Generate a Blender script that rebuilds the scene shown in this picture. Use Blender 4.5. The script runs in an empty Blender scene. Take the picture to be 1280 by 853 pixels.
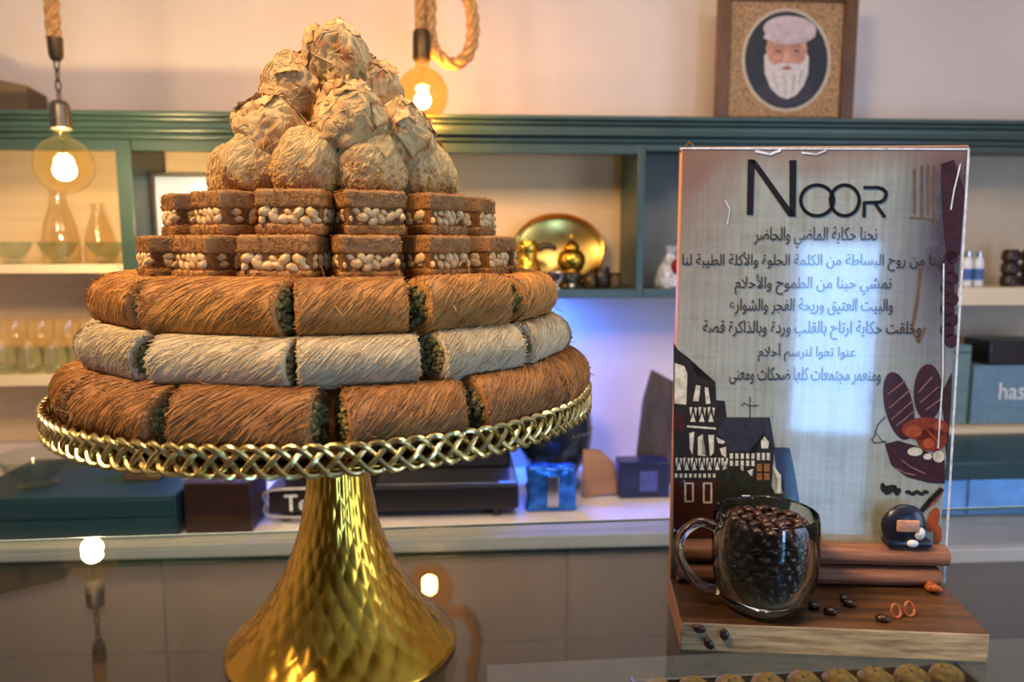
import bpy, bmesh, math, random, unicodedata
from math import sin, cos, tan, pi, sqrt, radians as R, atan2
from mathutils import Vector, Matrix, noise

scene = bpy.context.scene
COL = scene.collection

# ------------------------------------------------------------------ camera, world, lights, exposure
ZC = 1.58                       # eye height of the phone
PITCH = R(7.2)
F = 950.0                       # focal length in pixels of the 1280 x 853 frame
cam_d = bpy.data.cameras.new('camera')
cam = bpy.data.objects.new('camera', cam_d)
COL.objects.link(cam)
cam.location = (0, 0, ZC)
cam.rotation_euler = (pi/2 - PITCH, 0, 0)
cam_d.sensor_width = 36.0
cam_d.lens = 36.0*F/1280.0
cam_d.clip_start = 0.01
cam_d.dof.use_dof = True
cam_d.dof.focus_distance = 0.47
cam_d.dof.aperture_fstop = 9.5
scene.camera = cam

world = bpy.data.worlds.new('world')
scene.world = world
world.use_nodes = True
world.node_tree.nodes['Background'].inputs[0].default_value = (0.55, 0.68, 1.0, 1)
world.node_tree.nodes['Background'].inputs[1].default_value = 0.25

vs = scene.view_settings
vs.view_transform = 'Standard'
vs.look = 'None'
vs.gamma = 1.0
vs.use_curve_mapping = False
vs.exposure = 0.26
scene.cycles.max_bounces = 10
scene.cycles.transparent_max_bounces = 24
scene.cycles.caustics_reflective = False
scene.cycles.caustics_refractive = False
scene.cycles.sample_clamp_indirect = 4.0
scene.cycles.use_denoising = True

def area(name, loc, target, sx, sy, power, col):
    d = bpy.data.lights.new(name, 'AREA')
    d.shape = 'RECTANGLE'; d.size = sx; d.size_y = sy
    d.energy = power; d.color = col
    o = bpy.data.objects.new(name, d); COL.objects.link(o)
    o.location = loc
    o.rotation_euler = (Vector(target)-Vector(loc)).to_track_quat('-Z', 'Z').to_euler()
    return o
DOOR_W, SIDE_W, CEIL_A, CEIL_B, STRIP_FILL = 38.0, 28.0, 46.0, 12.0, 20.0
BULB_L, BULB_R = 600.0, 420.0
area('daylight_door', (1.19, -2.52, 0.86), (1.19, 0, 0.86), 0.36, 1.46, DOOR_W, (0.24, 0.50, 1.0))
area('daylight_window', (2.52, -0.7, 1.6), (0.8, 1.6, 1.2), 1.3, 1.5, SIDE_W, (0.52, 0.70, 1.0))
area('ceiling_lamp_warm', (-0.75, 0.02, 2.70), (-0.3, 0.55, 1.5), 0.5, 0.5, CEIL_A, (1.0, 0.70, 0.42))
area('ceiling_fill', (0.5, 0.7, 2.70), (0.5, 1.2, 0.0), 0.8, 0.5, CEIL_B, (1.0, 0.84, 0.72))  # added fill below the ceiling for ambient light, not a known fitting

# ------------------------------------------------------------------ pixel helpers (measuring the photo)
def ray(px, py):
    u = (px-640)/F; v = (py-426.5)/F
    cp, sp = cos(PITCH), sin(PITCH)
    return Vector((u, cp-v*sp, -(sp+v*cp)))
def at(px, py, Y):
    d = ray(px, py)
    return Vector((0, 0, ZC)) + d*(Y/d.y)
YW = 2.45
PSI = R(3.6)
WX = Vector((cos(PSI), sin(PSI), 0)); WN = Vector((sin(PSI), -cos(PSI), 0)); WO = Vector((0, YW, 0))
def wl(s, off, z): return WO + WX*s + WN*off + Vector((0, 0, z))
def wpx(px, py, off):
    d = ray(px, py); o = Vector((0, 0, ZC))
    t = ((WO+WN*off-o).dot(WN))/d.dot(WN)
    p = o+d*t
    return (p-WO).dot(WX), p.z
def wfloor(px, py, z):          # point of a horizontal plane -> (s, off)
    d = ray(px, py); t = (z-ZC)/d.z
    p = Vector((0, 0, ZC))+d*t
    return (p-WO).dot(WX), (p-WO).dot(WN)

# ------------------------------------------------------------------ materials
def lin(c):
    return tuple((x/255/12.92 if x/255 <= 0.04045 else ((x/255+0.055)/1.055)**2.4) for x in c)+(1.0,)
class NT:
    def __init__(s, name):
        s.m = bpy.data.materials.new(name); s.m.use_nodes = True
        s.t = s.m.node_tree; s.b = s.t.nodes['Principled BSDF']; s.out = s.t.nodes['Material Output']
    def n(s, typ, **kw):
        k = s.t.nodes.new(typ)
        for a, v in kw.items():
            if a.startswith('i_'): k.inputs[int(a[2:])].default_value = v
            else: setattr(k, a, v)
        return k
    def l(s, a, b): s.t.links.new(a, b)
    def obj(s): return s.n('ShaderNodeTexCoord').outputs['Object']
    def mapping(s, vec, sc):
        k = s.n('ShaderNodeMapping'); s.l(vec, k.inputs[0]); k.inputs['Scale'].default_value = sc
        return k.outputs[0]
    def noise(s, vec, scale, detail=3, rough=0.55):
        k = s.n('ShaderNodeTexNoise'); s.l(vec, k.inputs['Vector'])
        k.inputs['Scale'].default_value = scale; k.inputs['Detail'].default_value = detail; k.inputs['Roughness'].default_value = rough
        return k.outputs['Fac']
    def ramp(s, fac, stops):
        k = s.n('ShaderNodeValToRGB'); s.l(fac, k.inputs[0])
        e = k.color_ramp.elements
        while len(e) < len(stops): e.new(0.5)
        for el, (p, c) in zip(e, stops): el.position = p; el.color = lin(c)
        return k.outputs[0]
    def mix(s, fac, a, b, mode='MIX'):
        k = s.n('ShaderNodeMix', data_type='RGBA', blend_type=mode)
        if isinstance(fac, float): k.inputs[0].default_value = fac
        else: s.l(fac, k.inputs[0])
        for i, c in ((6, a), (7, b)):
            if isinstance(c, tuple): k.inputs[i].default_value = lin(c)
            else: s.l(c, k.inputs[i])
        return k.outputs[2]
    def bump(s, h, strength, dist):
        k = s.n('ShaderNodeBump'); s.l(h, k.inputs['Height'])
        k.inputs['Strength'].default_value = strength; k.inputs['Distance'].default_value = dist
        s.l(k.outputs[0], s.b.inputs['Normal'])
def mat(name, c, rough=0.5, metal=0.0, var=0.12, vscale=30.0, bump=0.0, bdist=0.001, spec=0.5, coat=0.0):
    """plain material with a little procedural variation"""
    k = NT(name)
    nz = k.noise(k.obj(), vscale, 4)
    lo = tuple(max(0, x*(1-var)) for x in c); hi = tuple(min(255, x*(1+var)) for x in c)
    k.l(k.ramp(nz, [(0.3, lo), (0.7, hi)]), k.b.inputs['Base Color'])
    k.b.inputs['Roughness'].default_value = rough; k.b.inputs['Metallic'].default_value = metal
    k.b.inputs['Specular IOR Level'].default_value = spec
    k.b.inputs['Coat Weight'].default_value = coat; k.b.inputs['Coat Roughness'].default_value = 0.06
    if bump: k.bump(nz, bump, bdist)
    return k.m
def glassy(name, tint=(255, 255, 255), rough=0.0, ior=1.5, emis=None):
    """clear glass: Fresnel reflection over straight-through transmission, works on both faces"""
    k = NT(name)
    k.t.nodes.remove(k.b)
    g = k.n('ShaderNodeNewGeometry')
    mx = k.n('ShaderNodeMix', data_type='FLOAT'); k.l(g.outputs['Backfacing'], mx.inputs[0])
    mx.inputs[2].default_value = ior; mx.inputs[3].default_value = 1/ior
    fr = k.n('ShaderNodeFresnel'); k.l(mx.outputs[0], fr.inputs[0])
    tr = k.n('ShaderNodeBsdfTransparent'); tr.inputs[0].default_value = lin(tint)
    gl = k.n('ShaderNodeBsdfGlossy'); gl.inputs['Roughness'].default_value = rough
    sh = k.n('ShaderNodeMixShader'); k.l(fr.outputs[0], sh.inputs[0]); k.l(tr.outputs[0], sh.inputs[1]); k.l(gl.outputs[0], sh.inputs[2])
    last = sh.outputs[0]
    if emis:
        em = k.n('ShaderNodeEmission'); em.inputs[0].default_value = lin(emis[0]); em.inputs[1].default_value = emis[1]
        ad = k.n('ShaderNodeAddShader'); k.l(last, ad.inputs[0]); k.l(em.outputs[0], ad.inputs[1]); last = ad.outputs[0]
    k.l(last, k.out.inputs[0])
    return k.m
def wood(name, a, b, scale=(3, 40, 40), rough=0.5, coat=0.0):
    k = NT(name)
    v = k.mapping(k.obj(), scale)
    n1 = k.noise(v, 1.0, 5, 0.6)
    k.l(k.ramp(n1, [(0.3, a), (0.7, b)]), k.b.inputs['Base Color'])
    k.b.inputs['Roughness'].default_value = rough; k.b.inputs['Coat Weight'].default_value = coat
    k.bump(n1, 0.25, 0.001)
    return k.m
def strands_mat(name, dark, mid, light, rough=0.55):
    """each strand of shredded dough takes its own shade"""
    k = NT(name)
    g = k.n('ShaderNodeNewGeometry')
    c1 = k.ramp(g.outputs['Random Per Island'], [(0.0, dark), (0.5, mid), (1.0, light)])
    n1 = k.noise(k.obj(), 55, 3)
    c2 = k.mix(n1, dark, light)
    k.l(k.mix(0.45, c1, c2), k.b.inputs['Base Color'])
    k.b.inputs['Roughness'].default_value = rough
    k.b.inputs['Subsurface Weight'].default_value = 0.06
    k.b.inputs['Subsurface Radius'].default_value = (0.004, 0.002, 0.001)
    n2 = k.noise(k.obj(), 900, 3, 0.7)
    k.bump(n2, 0.8, 0.0008)
    return k.m

M = {}
M['wall'] = mat('painted_wall', (226, 209, 197), 0.75, var=0.03, vscale=2.5)
M['ceiling'] = mat('ceiling_paint', (225, 222, 215), 0.8, var=0.02)
M['floor'] = mat('floor_tile', (110, 98, 88), 0.4, var=0.1, vscale=6)
M['teal'] = mat('teal_paint', (58, 80, 75), 0.32, var=0.06, vscale=8)
M['teal_dark'] = mat('dark_teal_paint', (26, 60, 66), 0.35, var=0.06, vscale=8)
M['backwood'] = wood('pale_back_board', (222, 190, 142), (236, 206, 160), (2, 2, 30), 0.6)
M['shelfwood'] = wood('cream_shelf_edge', (222, 200, 160), (234, 214, 178), (2, 20, 20), 0.5)
M['grey_board'] = mat('grey_board', (120, 118, 108), 0.6, var=0.06, vscale=6)
M['beige_board'] = mat('beige_board', (196, 178, 150), 0.6, var=0.05, vscale=5)
M['marble'] = mat('white_worktop', (226, 220, 216), 0.25, var=0.04, vscale=7)
M['taupe'] = mat('taupe_cabinet', (92, 82, 74), 0.45, var=0.06, vscale=5)
M['gold'] = mat('polished_gold', (216, 168, 62), 0.24, 1.0, var=0.05, vscale=40)
M['palegold'] = mat('pale_gold_wire', (214, 192, 128), 0.30, 1.0, var=0.08, vscale=90)
M['brass'] = mat('brass', (196, 160, 82), 0.24, 1.0, var=0.05)
M['silver'] = mat('silver_metal', (200, 196, 190), 0.2, 1.0, var=0.04)
M['steel'] = mat('brushed_steel', (188, 190, 196), 0.3, 1.0, var=0.04)
M['black'] = mat('black_plastic', (22, 20, 22), 0.35, var=0.1)
M['darkbrown'] = mat('dark_brown_lacquer', (40, 22, 14), 0.4, var=0.15)
M['bronze'] = mat('dark_bronze', (92, 72, 46), 0.4, 0.8, var=0.1)
M['iron'] = mat('grey_iron', (112, 104, 92), 0.38, 0.8, var=0.1)
M['rope'] = mat('jute_rope', (190, 140, 82), 0.85, var=0.25, vscale=160, bump=0.5)
M['glass'] = glassy('clear_glass', (246, 250, 248))
kk = NT('solid_glass'); kk.t.nodes.remove(kk.b)
gg = kk.n('ShaderNodeBsdfGlass'); gg.inputs['IOR'].default_value = 1.46; gg.inputs['Roughness'].default_value = 0.01; gg.inputs[0].default_value = lin((250, 252, 250))
kk.l(gg.outputs[0], kk.out.inputs[0]); M['solidglass'] = kk.m
M['casewindow'] = glassy('case_glass', (226, 232, 230), 0.004)
M['glassedge'] = mat('glass_edge', (196, 214, 210), 0.12, var=0.03)
M['bulbglass'] = glassy('warm_bulb_glass', (255, 244, 214), 0.0, 1.45, ((255, 200, 110), 0.05))  # weak emission in the glass stands in for haze round the bulb
M['amberglass'] = glassy('amber_bulb_glass', (255, 230, 176), 0.0, 1.45, ((255, 150, 20), 0.10))  # orange emission in the glass imitates the bloom of the lit bulb
def emit(name, c, s):
    k = NT(name); k.t.nodes.remove(k.b)
    e = k.n('ShaderNodeEmission'); e.inputs[0].default_value = lin(c); e.inputs[1].default_value = s
    k.l(e.outputs[0], k.out.inputs[0]); return k.m
M['glow_l'] = emit('lit_filament', (255, 230, 186), BULB_L)
M['glow_r'] = emit('lit_amber_filament', (255, 200, 118), BULB_R)
M['brownroll'] = strands_mat('toasted_shredded_dough', (84, 44, 10), (156, 94, 32), (208, 146, 70))
M['goldroll'] = strands_mat('golden_shredded_dough', (108, 58, 10), (188, 116, 36), (232, 168, 78))
M['whiteroll'] = strands_mat('pale_shredded_dough', (166, 136, 88), (200, 176, 130), (224, 206, 166))
M['crust'] = strands_mat('brown_pastry_crust', (112, 66, 18), (170, 112, 44), (206, 150, 76))
def nutmat(name, stops):
    k = NT(name)
    g = k.n('ShaderNodeObjectInfo'); n1 = k.noise(k.obj(), 300, 3)
    c = k.ramp(n1, stops)
    k.l(c, k.b.inputs['Base Color']); k.b.inputs['Roughness'].default_value = 0.4
    k.b.inputs['Subsurface Weight'].default_value = 0.08; k.b.inputs['Subsurface Radius'].default_value = (0.003, 0.002, 0.001)
    return k.m
M['nut'] = nutmat('cream_nut', [(0.2, (168, 124, 64)), (0.7, (216, 182, 122))])
M['syrup'] = mat('dark_syrup', (112, 70, 26), 0.7, spec=0.2, var=0.3, vscale=400, bump=0.5)
M['pistachio'] = mat('chopped_pistachio', (110, 98, 50), 0.6, var=0.5, vscale=420, bump=0.8, bdist=0.002)
def filo():
    k = NT('flaky_filo')
    v = k.obj()
    n1 = k.noise(v, 70, 5, 0.65)
    geo = k.n('ShaderNodeNewGeometry')
    c = k.ramp(n1, [(0.27, (158, 94, 32)), (0.40, (220, 164, 80)), (0.52, (246, 210, 138)), (0.8, (254, 234, 184))])
    c2 = k.ramp(geo.outputs['Random Per Island'], [(0, (206, 140, 58)), (0.5, (244, 208, 136)), (1, (254, 232, 178))])
    at_ = k.n('ShaderNodeAttribute', attribute_name='toast')
    tm = k.n('ShaderNodeMath', operation='MULTIPLY'); k.l(at_.outputs['Fac'], tm.inputs[0]); tm.inputs[1].default_value = 0.95
    k.l(k.mix(tm.outputs[0], k.mix(0.35, c, c2), (172, 96, 26)), k.b.inputs['Base Color'])
    k.b.inputs['Roughness'].default_value = 0.5
    k.b.inputs['Subsurface Weight'].default_value = 0.15; k.b.inputs['Subsurface Radius'].default_value = (0.005, 0.003, 0.001)
    n2 = k.noise(k.mapping(v, (1, 1, 0.35)), 420, 3)
    k.bump(n2, 0.6, 0.0012)
    return k.m
M['filo'] = filo()
M['crumb'] = mat('chopped_nut_crumb', (186, 132, 62), 0.6, var=0.45, vscale=500, bump=0.6)
M['bean'] = mat('roasted_coffee_bean', (48, 24, 14), 0.3, var=0.3, vscale=200)
M['bark'] = wood('cinnamon_bark', (92, 54, 36), (172, 118, 86), (14, 260, 260), 0.7)
M['basewood'] = wood('walnut_stained_board', (50, 31, 17), (104, 68, 34), (10, 130, 60), 0.42, 0.2)
M['rawwood'] = wood('raw_wood_face', (124, 100, 66), (216, 192, 146), (26, 60, 240), 0.65)
M['sidewood'] = wood('orange_wood_side', (196, 126, 62), (222, 156, 88), (40, 40, 6), 0.5)
M['orangepeel'] = mat('dried_orange', (146, 74, 24), 0.5, var=0.3, vscale=300, bump=0.4)

# ------------------------------------------------------------------ mesh helpers
def bm_new(): return bmesh.new()
def link(name, me, parent=None):
    o = bpy.data.objects.new(name, me); COL.objects.link(o)
    if parent is not None: o.parent = parent
    return o
def build(name, bm, m, parent=None, smooth=True, loc=None, rz=0.0):
    me = bpy.data.meshes.new(name)
    bm.normal_update()
    bm.to_mesh(me); bm.free()
    for x in (m if isinstance(m, (list, tuple)) else [m]): me.materials.append(x)
    if smooth:
        for p in me.polygons: p.use_smooth = True
        try: me.set_sharp_from_angle(angle=R(20 if len(me.vertices) < 400 and any(len(p.vertices) == 4 and p.area > 1e-3 for p in me.polygons) else 38))
        except Exception: pass
    o = link(name, me, parent)
    if loc is not None: o.location = loc
    o.rotation_euler.z = rz
    return o
def tag(o, label=None, cat=None, group=None, kind=None):
    if label: o['label'] = label
    if cat: o['category'] = cat
    if group: o['group'] = group
    if kind: o['kind'] = kind
    return o
def thing(name, label, cat, loc=(0, 0, 0), rz=0.0, group=None):
    o = bpy.data.objects.new(name, None); COL.objects.link(o)
    o.empty_display_size = 0.02
    o.location = loc; o.rotation_euler.z = rz
    return tag(o, label, cat, group)
def struct(name, bm, m, **kw):
    return tag(build(name, bm, m, **kw), kind='structure')
def copy_tree(o, parent=None):
    c = o.copy(); COL.objects.link(c)
    if parent is not None: c.parent = parent
    for ch in list(o.children): copy_tree(ch, c)
    return c
def box(bm, x0, x1, y0, y1, z0, z1, bev=0.0, seg=2, M4=None, mi=0):
    r = bmesh.ops.create_cube(bm, size=1.0)
    vs_ = r['verts']
    for v in vs_:
        v.co = Vector(((x0+x1)/2+v.co.x*(x1-x0), (y0+y1)/2+v.co.y*(y1-y0), (z0+z1)/2+v.co.z*(z1-z0)))
    fs = list({f for v in vs_ for f in v.link_faces})
    for f in fs: f.material_index = mi
    geo = vs_
    if bev > 0:
        es = list({e for v in vs_ for e in v.link_edges})
        q = bmesh.ops.bevel(bm, geom=es, offset=bev, segments=seg, affect='EDGES', profile=0.5)
        geo = list({v for f in q['faces'] for v in f.verts} | {v for v in vs_ if v.is_valid})
        for f in q['faces']: f.material_index = mi
    if M4 is not None:
        for v in geo: v.co = M4 @ v.co
    return geo
def lathe(bm, prof, n=48, cx=0, cy=0, mi=0, M4=None, fn=None, close=False):
    rows = []
    for (r, z) in prof:
        if r < 1e-6:
            rows.append([bm.verts.new((cx, cy, z))])
        else:
            rows.append([bm.verts.new((cx+r*cos(2*pi*i/n), cy+r*sin(2*pi*i/n), z)) for i in range(n)])
    for a, b in zip(rows, rows[1:]):
        for i in range(n):
            j = (i+1) % n
            if len(a) == 1 and len(b) == 1: continue
            if len(a) == 1: f = bm.faces.new((a[0], b[j], b[i]))
            elif len(b) == 1: f = bm.faces.new((a[i], a[j], b[0]))
            else: f = bm.faces.new((a[i], a[j], b[j], b[i]))
            f.material_index = mi
    vsx = [v for r_ in rows for v in r_]
    if M4 is not None:
        for v in vsx: v.co = M4 @ v.co
    return vsx
def tube(bm, pts, rad, n=8, closed=False, mi=0, flat=1.0, caps=True):
    pts = [Vector(p) for p in pts]
    N = len(pts)
    rf = rad if callable(rad) else (lambda t: rad)
    rows = []; up = None
    for i, p in enumerate(pts):
        if closed: t = (pts[(i+1) % N]-pts[i-1])
        else: t = pts[min(i+1, N-1)]-pts[max(i-1, 0)]
        t.normalize()
        if up is None:
            up = Vector((0, 0, 1)) if abs(t.z) < 0.9 else Vector((1, 0, 0))
        up = (up - t*up.dot(t)).normalized()
        sd = t.cross(up)
        r = rf(i/max(1, N-1))
        rows.append([bm.verts.new(p+up*(r*cos(2*pi*k/n))+sd*(r*flat*sin(2*pi*k/n))) for k in range(n)])
    M_ = N if closed else N-1
    for i in range(M_):
        a, b = rows[i], rows[(i+1) % N]
        for k in range(n):
            f = bm.faces.new((a[k], a[(k+1) % n], b[(k+1) % n], b[k])); f.material_index = mi
    if not closed and caps:
        f = bm.faces.new(list(reversed(rows[0]))); f.material_index = mi
        f = bm.faces.new(rows[-1]); f.material_index = mi
    return rows
def ellip(bm, c, rx, ry, rz, sub=2, M4=None, mi=0, fn=None):
    r = bmesh.ops.create_icosphere(bm, subdivisions=sub, radius=1.0)
    for v in r['verts']:
        p = v.co.copy()
        if fn: p = p*fn(p)
        p = Vector((p.x*rx, p.y*ry, p.z*rz))
        if M4 is not None: p = M4 @ p
        v.co = p+Vector(c)
    for f in {f for v in r['verts'] for f in v.link_faces}: f.material_index = mi
    return r['verts']
def smoothpath(pts, k=8):
    pts = [Vector(p) for p in pts]; out = []
    for i in range(len(pts)-1):
        p0, p1, p2, p3 = pts[max(i-1, 0)], pts[i], pts[i+1], pts[min(i+2, len(pts)-1)]
        for j in range(k):
            t = j/k
            out.append(0.5*((2*p1)+(p2-p0)*t+(2*p0-5*p1+4*p2-p3)*t*t+(3*p1-p0-3*p2+p3)*t**3))
    out.append(pts[-1]); return out

# ------------------------------------------------------------------ the room
bm = bm_new(); box(bm, -3.2, 3.4, 0.0, 0.1, 0, 2.75)
struct('wall_back', bm, M['wall'], loc=WO, rz=PSI)
bm = bm_new(); box(bm, -2.7, -2.6, -2.7, 2.6, 0, 2.75); struct('wall_left', bm, M['wall'])
bm = bm_new()
box(bm, 2.6, 2.7, -2.7, -1.5, 0, 2.75); box(bm, 2.6, 2.7, 0.1, 2.8, 0, 2.75); box(bm, 2.6, 2.7, -1.5, 0.1, 0, 0.8); box(bm, 2.6, 2.7, -1.5, 0.1, 2.4, 2.75)
struct('wall_right', bm, M['wall'], smooth=False)
bm = bm_new()
box(bm, -2.7, 0.98, -2.7, -2.6, 0, 2.75); box(bm, 1.40, 2.7, -2.7, -2.6, 0, 2.75); box(bm, 0.98, 1.40, -2.7, -2.6, 1.62, 2.75); box(bm, 0.98, 1.40, -2.7, -2.6, 0, 0.1)
struct('wall_front', bm, M['taupe'], smooth=False)
bm = bm_new(); box(bm, -2.7, 2.7, -2.7, 2.8, -0.1, 0.0); struct('floor', bm, M['floor'])
bm = bm_new(); box(bm, -2.7, 2.7, -2.7, 2.8, 2.75, 2.85); struct('ceiling', bm, M['ceiling'])

# ------------------------------------------------------------------ display case with its glass top
GZ = 1.30
CPSI = R(5.3)
CO = Vector((0, 0.741, 0))      # rear edge line of the case passes here
case = thing('display_case', 'glass-topped pastry display case in front of the camera carrying the cake stand', 'display case', (CO.x, CO.y, 0), CPSI)
bm = bm_new(); box(bm, -1.1, 1.1, -0.78, 0.0, GZ-0.008, GZ)
gt = build('glass_top', bm, M['casewindow'], case, smooth=False)
bm = bm_new(); box(bm, -1.1, 1.1, 0.0, 0.0015, GZ-0.0025, GZ, 0.0005); build('glass_edge', bm, M['glassedge'], case)
bm = bm_new()
box(bm, 0.0-0.03, 1.05, -0.30, -0.052, GZ-0.135, GZ-0.12, 0.003)
build('inner_deck', bm, mat('grey_deck_panel', (142, 138, 134), 0.7, var=0.05, spec=0.2), case)
bm = bm_new(); box(bm, -1.1, 1.1, -0.70, -0.02, 0.0, 0.85, 0.005); build('case_base', bm, M['taupe'], case)
bm = bm_new(); box(bm, -1.1, 1.1, -0.79, -0.782, 0.85, GZ, 0.001); build('front_pane', bm, M['casewindow'], case, smooth=False)
for sx in (-1.1, 1.085):
    bm = bm_new(); box(bm, sx, sx+0.015, -0.78, -0.01, 0.85, GZ-0.009, 0.002); build('end_panel', bm, M['steel'], case)

# ------------------------------------------------------------------ cake stand
SX, SY = -0.1195, 0.508
PZ = GZ+0.1735                  # plate underside
PT = PZ+0.004                   # plate top
stand = thing('cake_stand', 'gold pedestal cake stand with a braided wire rim under the stacked pastries', 'cake stand', (SX, SY, GZ))
prof_px = [(0.0785, 0.000), (0.0800, 0.0025), (0.0788, 0.005), (0.0715, 0.012), (0.0585, 0.025), (0.0478, 0.040), (0.0368, 0.060), (0.0275, 0.085), (0.0220, 0.115), (0.0196, 0.145), (0.0188, 0.163), (0.0215, 0.1735)]
def prof_at(z):
    for (r0, z0), (r1, z1) in zip(prof_px, prof_px[1:]):
        if z0 <= z <= z1: return r0+(r1-r0)*(z-z0)/(z1-z0)
    return prof_px[-1][0]
bm = bm_new()
NS, NZ, nd = 288, 190, 24
rows = []
for j in range(NZ+1):
    z = 0.1735*(j/NZ)**1.0
    r0 = sum(prof_at(min(0.1735, max(0, z+d_))) for d_ in (-0.004, -0.002, 0, 0.002, 0.004))/5
    if z < 0.009: r0 = prof_at(z)
    row = []
    for i in range(NS):
        th = 2*pi*i/NS
        tw = 3.2*math.log(max(0.0205, r0)/0.08)*-1*2.3
        q = abs(sin(nd*th/2+tw*1.25+z*30))+abs(sin(nd*th/2-tw*1.25-z*30))
        fade = min(1, z/0.02)*min(1, (0.1735-z)/0.02)
        rr = r0*(1+0.0120*(q-1.2)*fade)
        row.append(bm.verts.new((rr*cos(th), rr*sin(th), z)))
    rows.append(row)
for a, b in zip(rows, rows[1:]):
    for i in range(NS):
        bm.faces.new((a[i], a[(i+1) % NS], b[(i+1) % NS], b[i]))
bm.faces.new(list(reversed(rows[0]))); bm.faces.new(rows[-1])
build('pedestal', bm, M['gold'], stand)
bm = bm_new()
z0 = PZ-GZ
lathe(bm, [(0, z0), (0.03, z0), (0.166, z0-0.0005), (0.1685, z0+0.001), (0.1685, z0+0.003), (0.166, z0+0.004), (0, z0+0.004)], 128)
build('plate', bm, M['gold'], stand)
bm = bm_new()
NP = 28; RR = 0.1705; zc_ = z0+0.0078; AH = 0.0075
for k in range(4):
    pts = []
    n_ = NP*20
    for i in range(n_):
        th = 2*pi*i/n_
        ph = NP*th+k*pi/2
        cz = cos(ph); zz = zc_+AH*(cz*0.96)
        rr = RR+0.0011*sin(3*ph)
        pts.append((rr*cos(th), rr*sin(th), zz))
    tube(bm, pts, 0.00155, 8, closed=True)
rim = build('braided_rim', bm, M['palegold'], stand)
# ------------------------------------------------------------------ pastries
rnd = random.Random(7)
CX, CY = SX+0.003, SY
def roll_mesh(name, L, r, seed, mats, pitch=1.0, flip=-1):
    rg = random.Random(seed)
    bm = bm_new()
    nx, nn = 26, 40
    rows = []
    for i in range(nx+1):
        x = -L/2+L*i/nx
        e = min(1.0, min(x+L/2, L/2-x)/(0.16*r)+0.001)
        rr = r*(0.90+0.10*sqrt(max(0, 1-(1-e)**2)))
        row = []
        for k in range(nn):
            a = 2*pi*k/nn
            d = 1+0.045*noise.noise(Vector((x*70+seed, cos(a)*2, sin(a)*2)))
            row.append(bm.verts.new((x, rr*d*cos(a)*1.04, rr*d*sin(a)*0.96)))
        rows.append(row)
    for a, b in zip(rows, rows[1:]):
        for k in range(nn): bm.faces.new((a[k], b[k], b[(k+1) % nn], a[(k+1) % nn]))
    for row, s in ((rows[0], -1), (rows[-1], 1)):       # dough rings round the filling
        inner = [bm.verts.new((v.co.x-s*r*0.06, v.co.y*0.74, v.co.z*0.74)) for v in row]
        for k in range(nn):
            q = (row[k], inner[k], inner[(k+1) % nn], row[(k+1) % nn])
            bm.faces.new(q if s > 0 else tuple(reversed(q)))
    for _ in range(620):                               # the fine strands wound round it
        a0 = rg.uniform(0, 2*pi); x0 = rg.uniform(-L/2, L/2)
        span = rg.uniform(0.25, 0.75)*L
        pt = pitch*rg.gauss(1, 0.16)
        off = rg.uniform(0.985, 1.032)
        pts = []
        ns = 9
        for i in range(ns):
            t = i/(ns-1)
            x = x0+span*(t-0.5)
            if abs(x) > L/2+0.0008: continue
            a = a0+flip*(x-x0)*pt/r+0.10*sin(7*t+a0)
            lift = off+0.02*sin(5*t+3*a0)
            pts.append((x, r*1.04*lift*cos(a), r*0.96*lift*sin(a)))
        if len(pts) > 2: tube(bm, pts, rg.uniform(0.00013, 0.00029), 4, caps=False)
    for _ in range(120):                               # frayed ends
        s = rg.choice((-1, 1)); a = rg.uniform(0, 2*pi); q = rg.uniform(0.72, 1.0)
        p = Vector((s*(L/2-0.002), r*q*cos(a), r*q*sin(a)))
        e = p+Vector((s*rg.uniform(0.001, 0.0035), rg.gauss(0, 0.0012), rg.gauss(0, 0.0012)))
        tube(bm, [p, (p+e)/2+Vector((0, 0, 0.0003)), e], 0.0003, 3, caps=False)
    for _ in range(7):                                 # a few loose flyaways
        a = rg.uniform(0.2, 2.9); x = rg.uniform(-L/2, L/2)*0.9
        p = Vector((x, r*cos(a), r*sin(a)))
        dirv = Vector((rg.gauss(0, 1), cos(a)*0.5+rg.gauss(0, 0.4), sin(a)*0.5+rg.gauss(0, 0.3))).normalized()
        l_ = rg.uniform(0.005, 0.012)
        tube(bm, [p, p+dirv*l_*0.5+Vector((0, 0, 0.0006)), p+dirv*l_], 0.00022, 3, caps=False)
    me = bpy.data.meshes.new(name); bm.to_mesh(me); bm.free(); me.materials.append(mats[0])
    for p in me.polygons: p.use_smooth = True
    bm = bm_new()
    for s in (-1, 1):
        for _ in range(60):
            a = rg.uniform(0, 2*pi); q = r*0.72*sqrt(rg.random()); sz = rg.uniform(0.0012, 0.0026)
            ellip(bm, (s*(L/2-rg.uniform(0.0005, 0.002)), q*cos(a), q*sin(a)), sz, sz*rg.uniform(.6, 1), sz*rg.uniform(.6, 1), 1)
    tube(bm, [(-L/2+0.002, 0, 0), (L/2-0.002, 0, 0)], r*0.74, 16)
    mf = bpy.data.meshes.new(name+'_filling'); bm.to_mesh(mf); bm.free(); mf.materials.append(mats[1])
    return me, mf
ORD = ['leftmost', 'second', 'third', 'fourth', 'fifth', 'sixth', 'seventh', 'eighth']
def place_roll(meshes, az, rad, z, length, L0, r, label, group, roll=0.0):
    o = thing('shredded_pastry_roll', label, 'pastry', (CX+rad*sin(az), CY-rad*cos(az), z), az, group)
    a = link('shredded_crust', meshes[0], o); b = link('nut_filling', meshes[1], o)
    for q in (a, b):
        q.location = (0, 0, r); q.rotation_euler = (roll, 0, 0); q.scale = (length/L0, 1, 1)
    b['label'] = 'greenish chopped nut filling'
    return o
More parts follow.
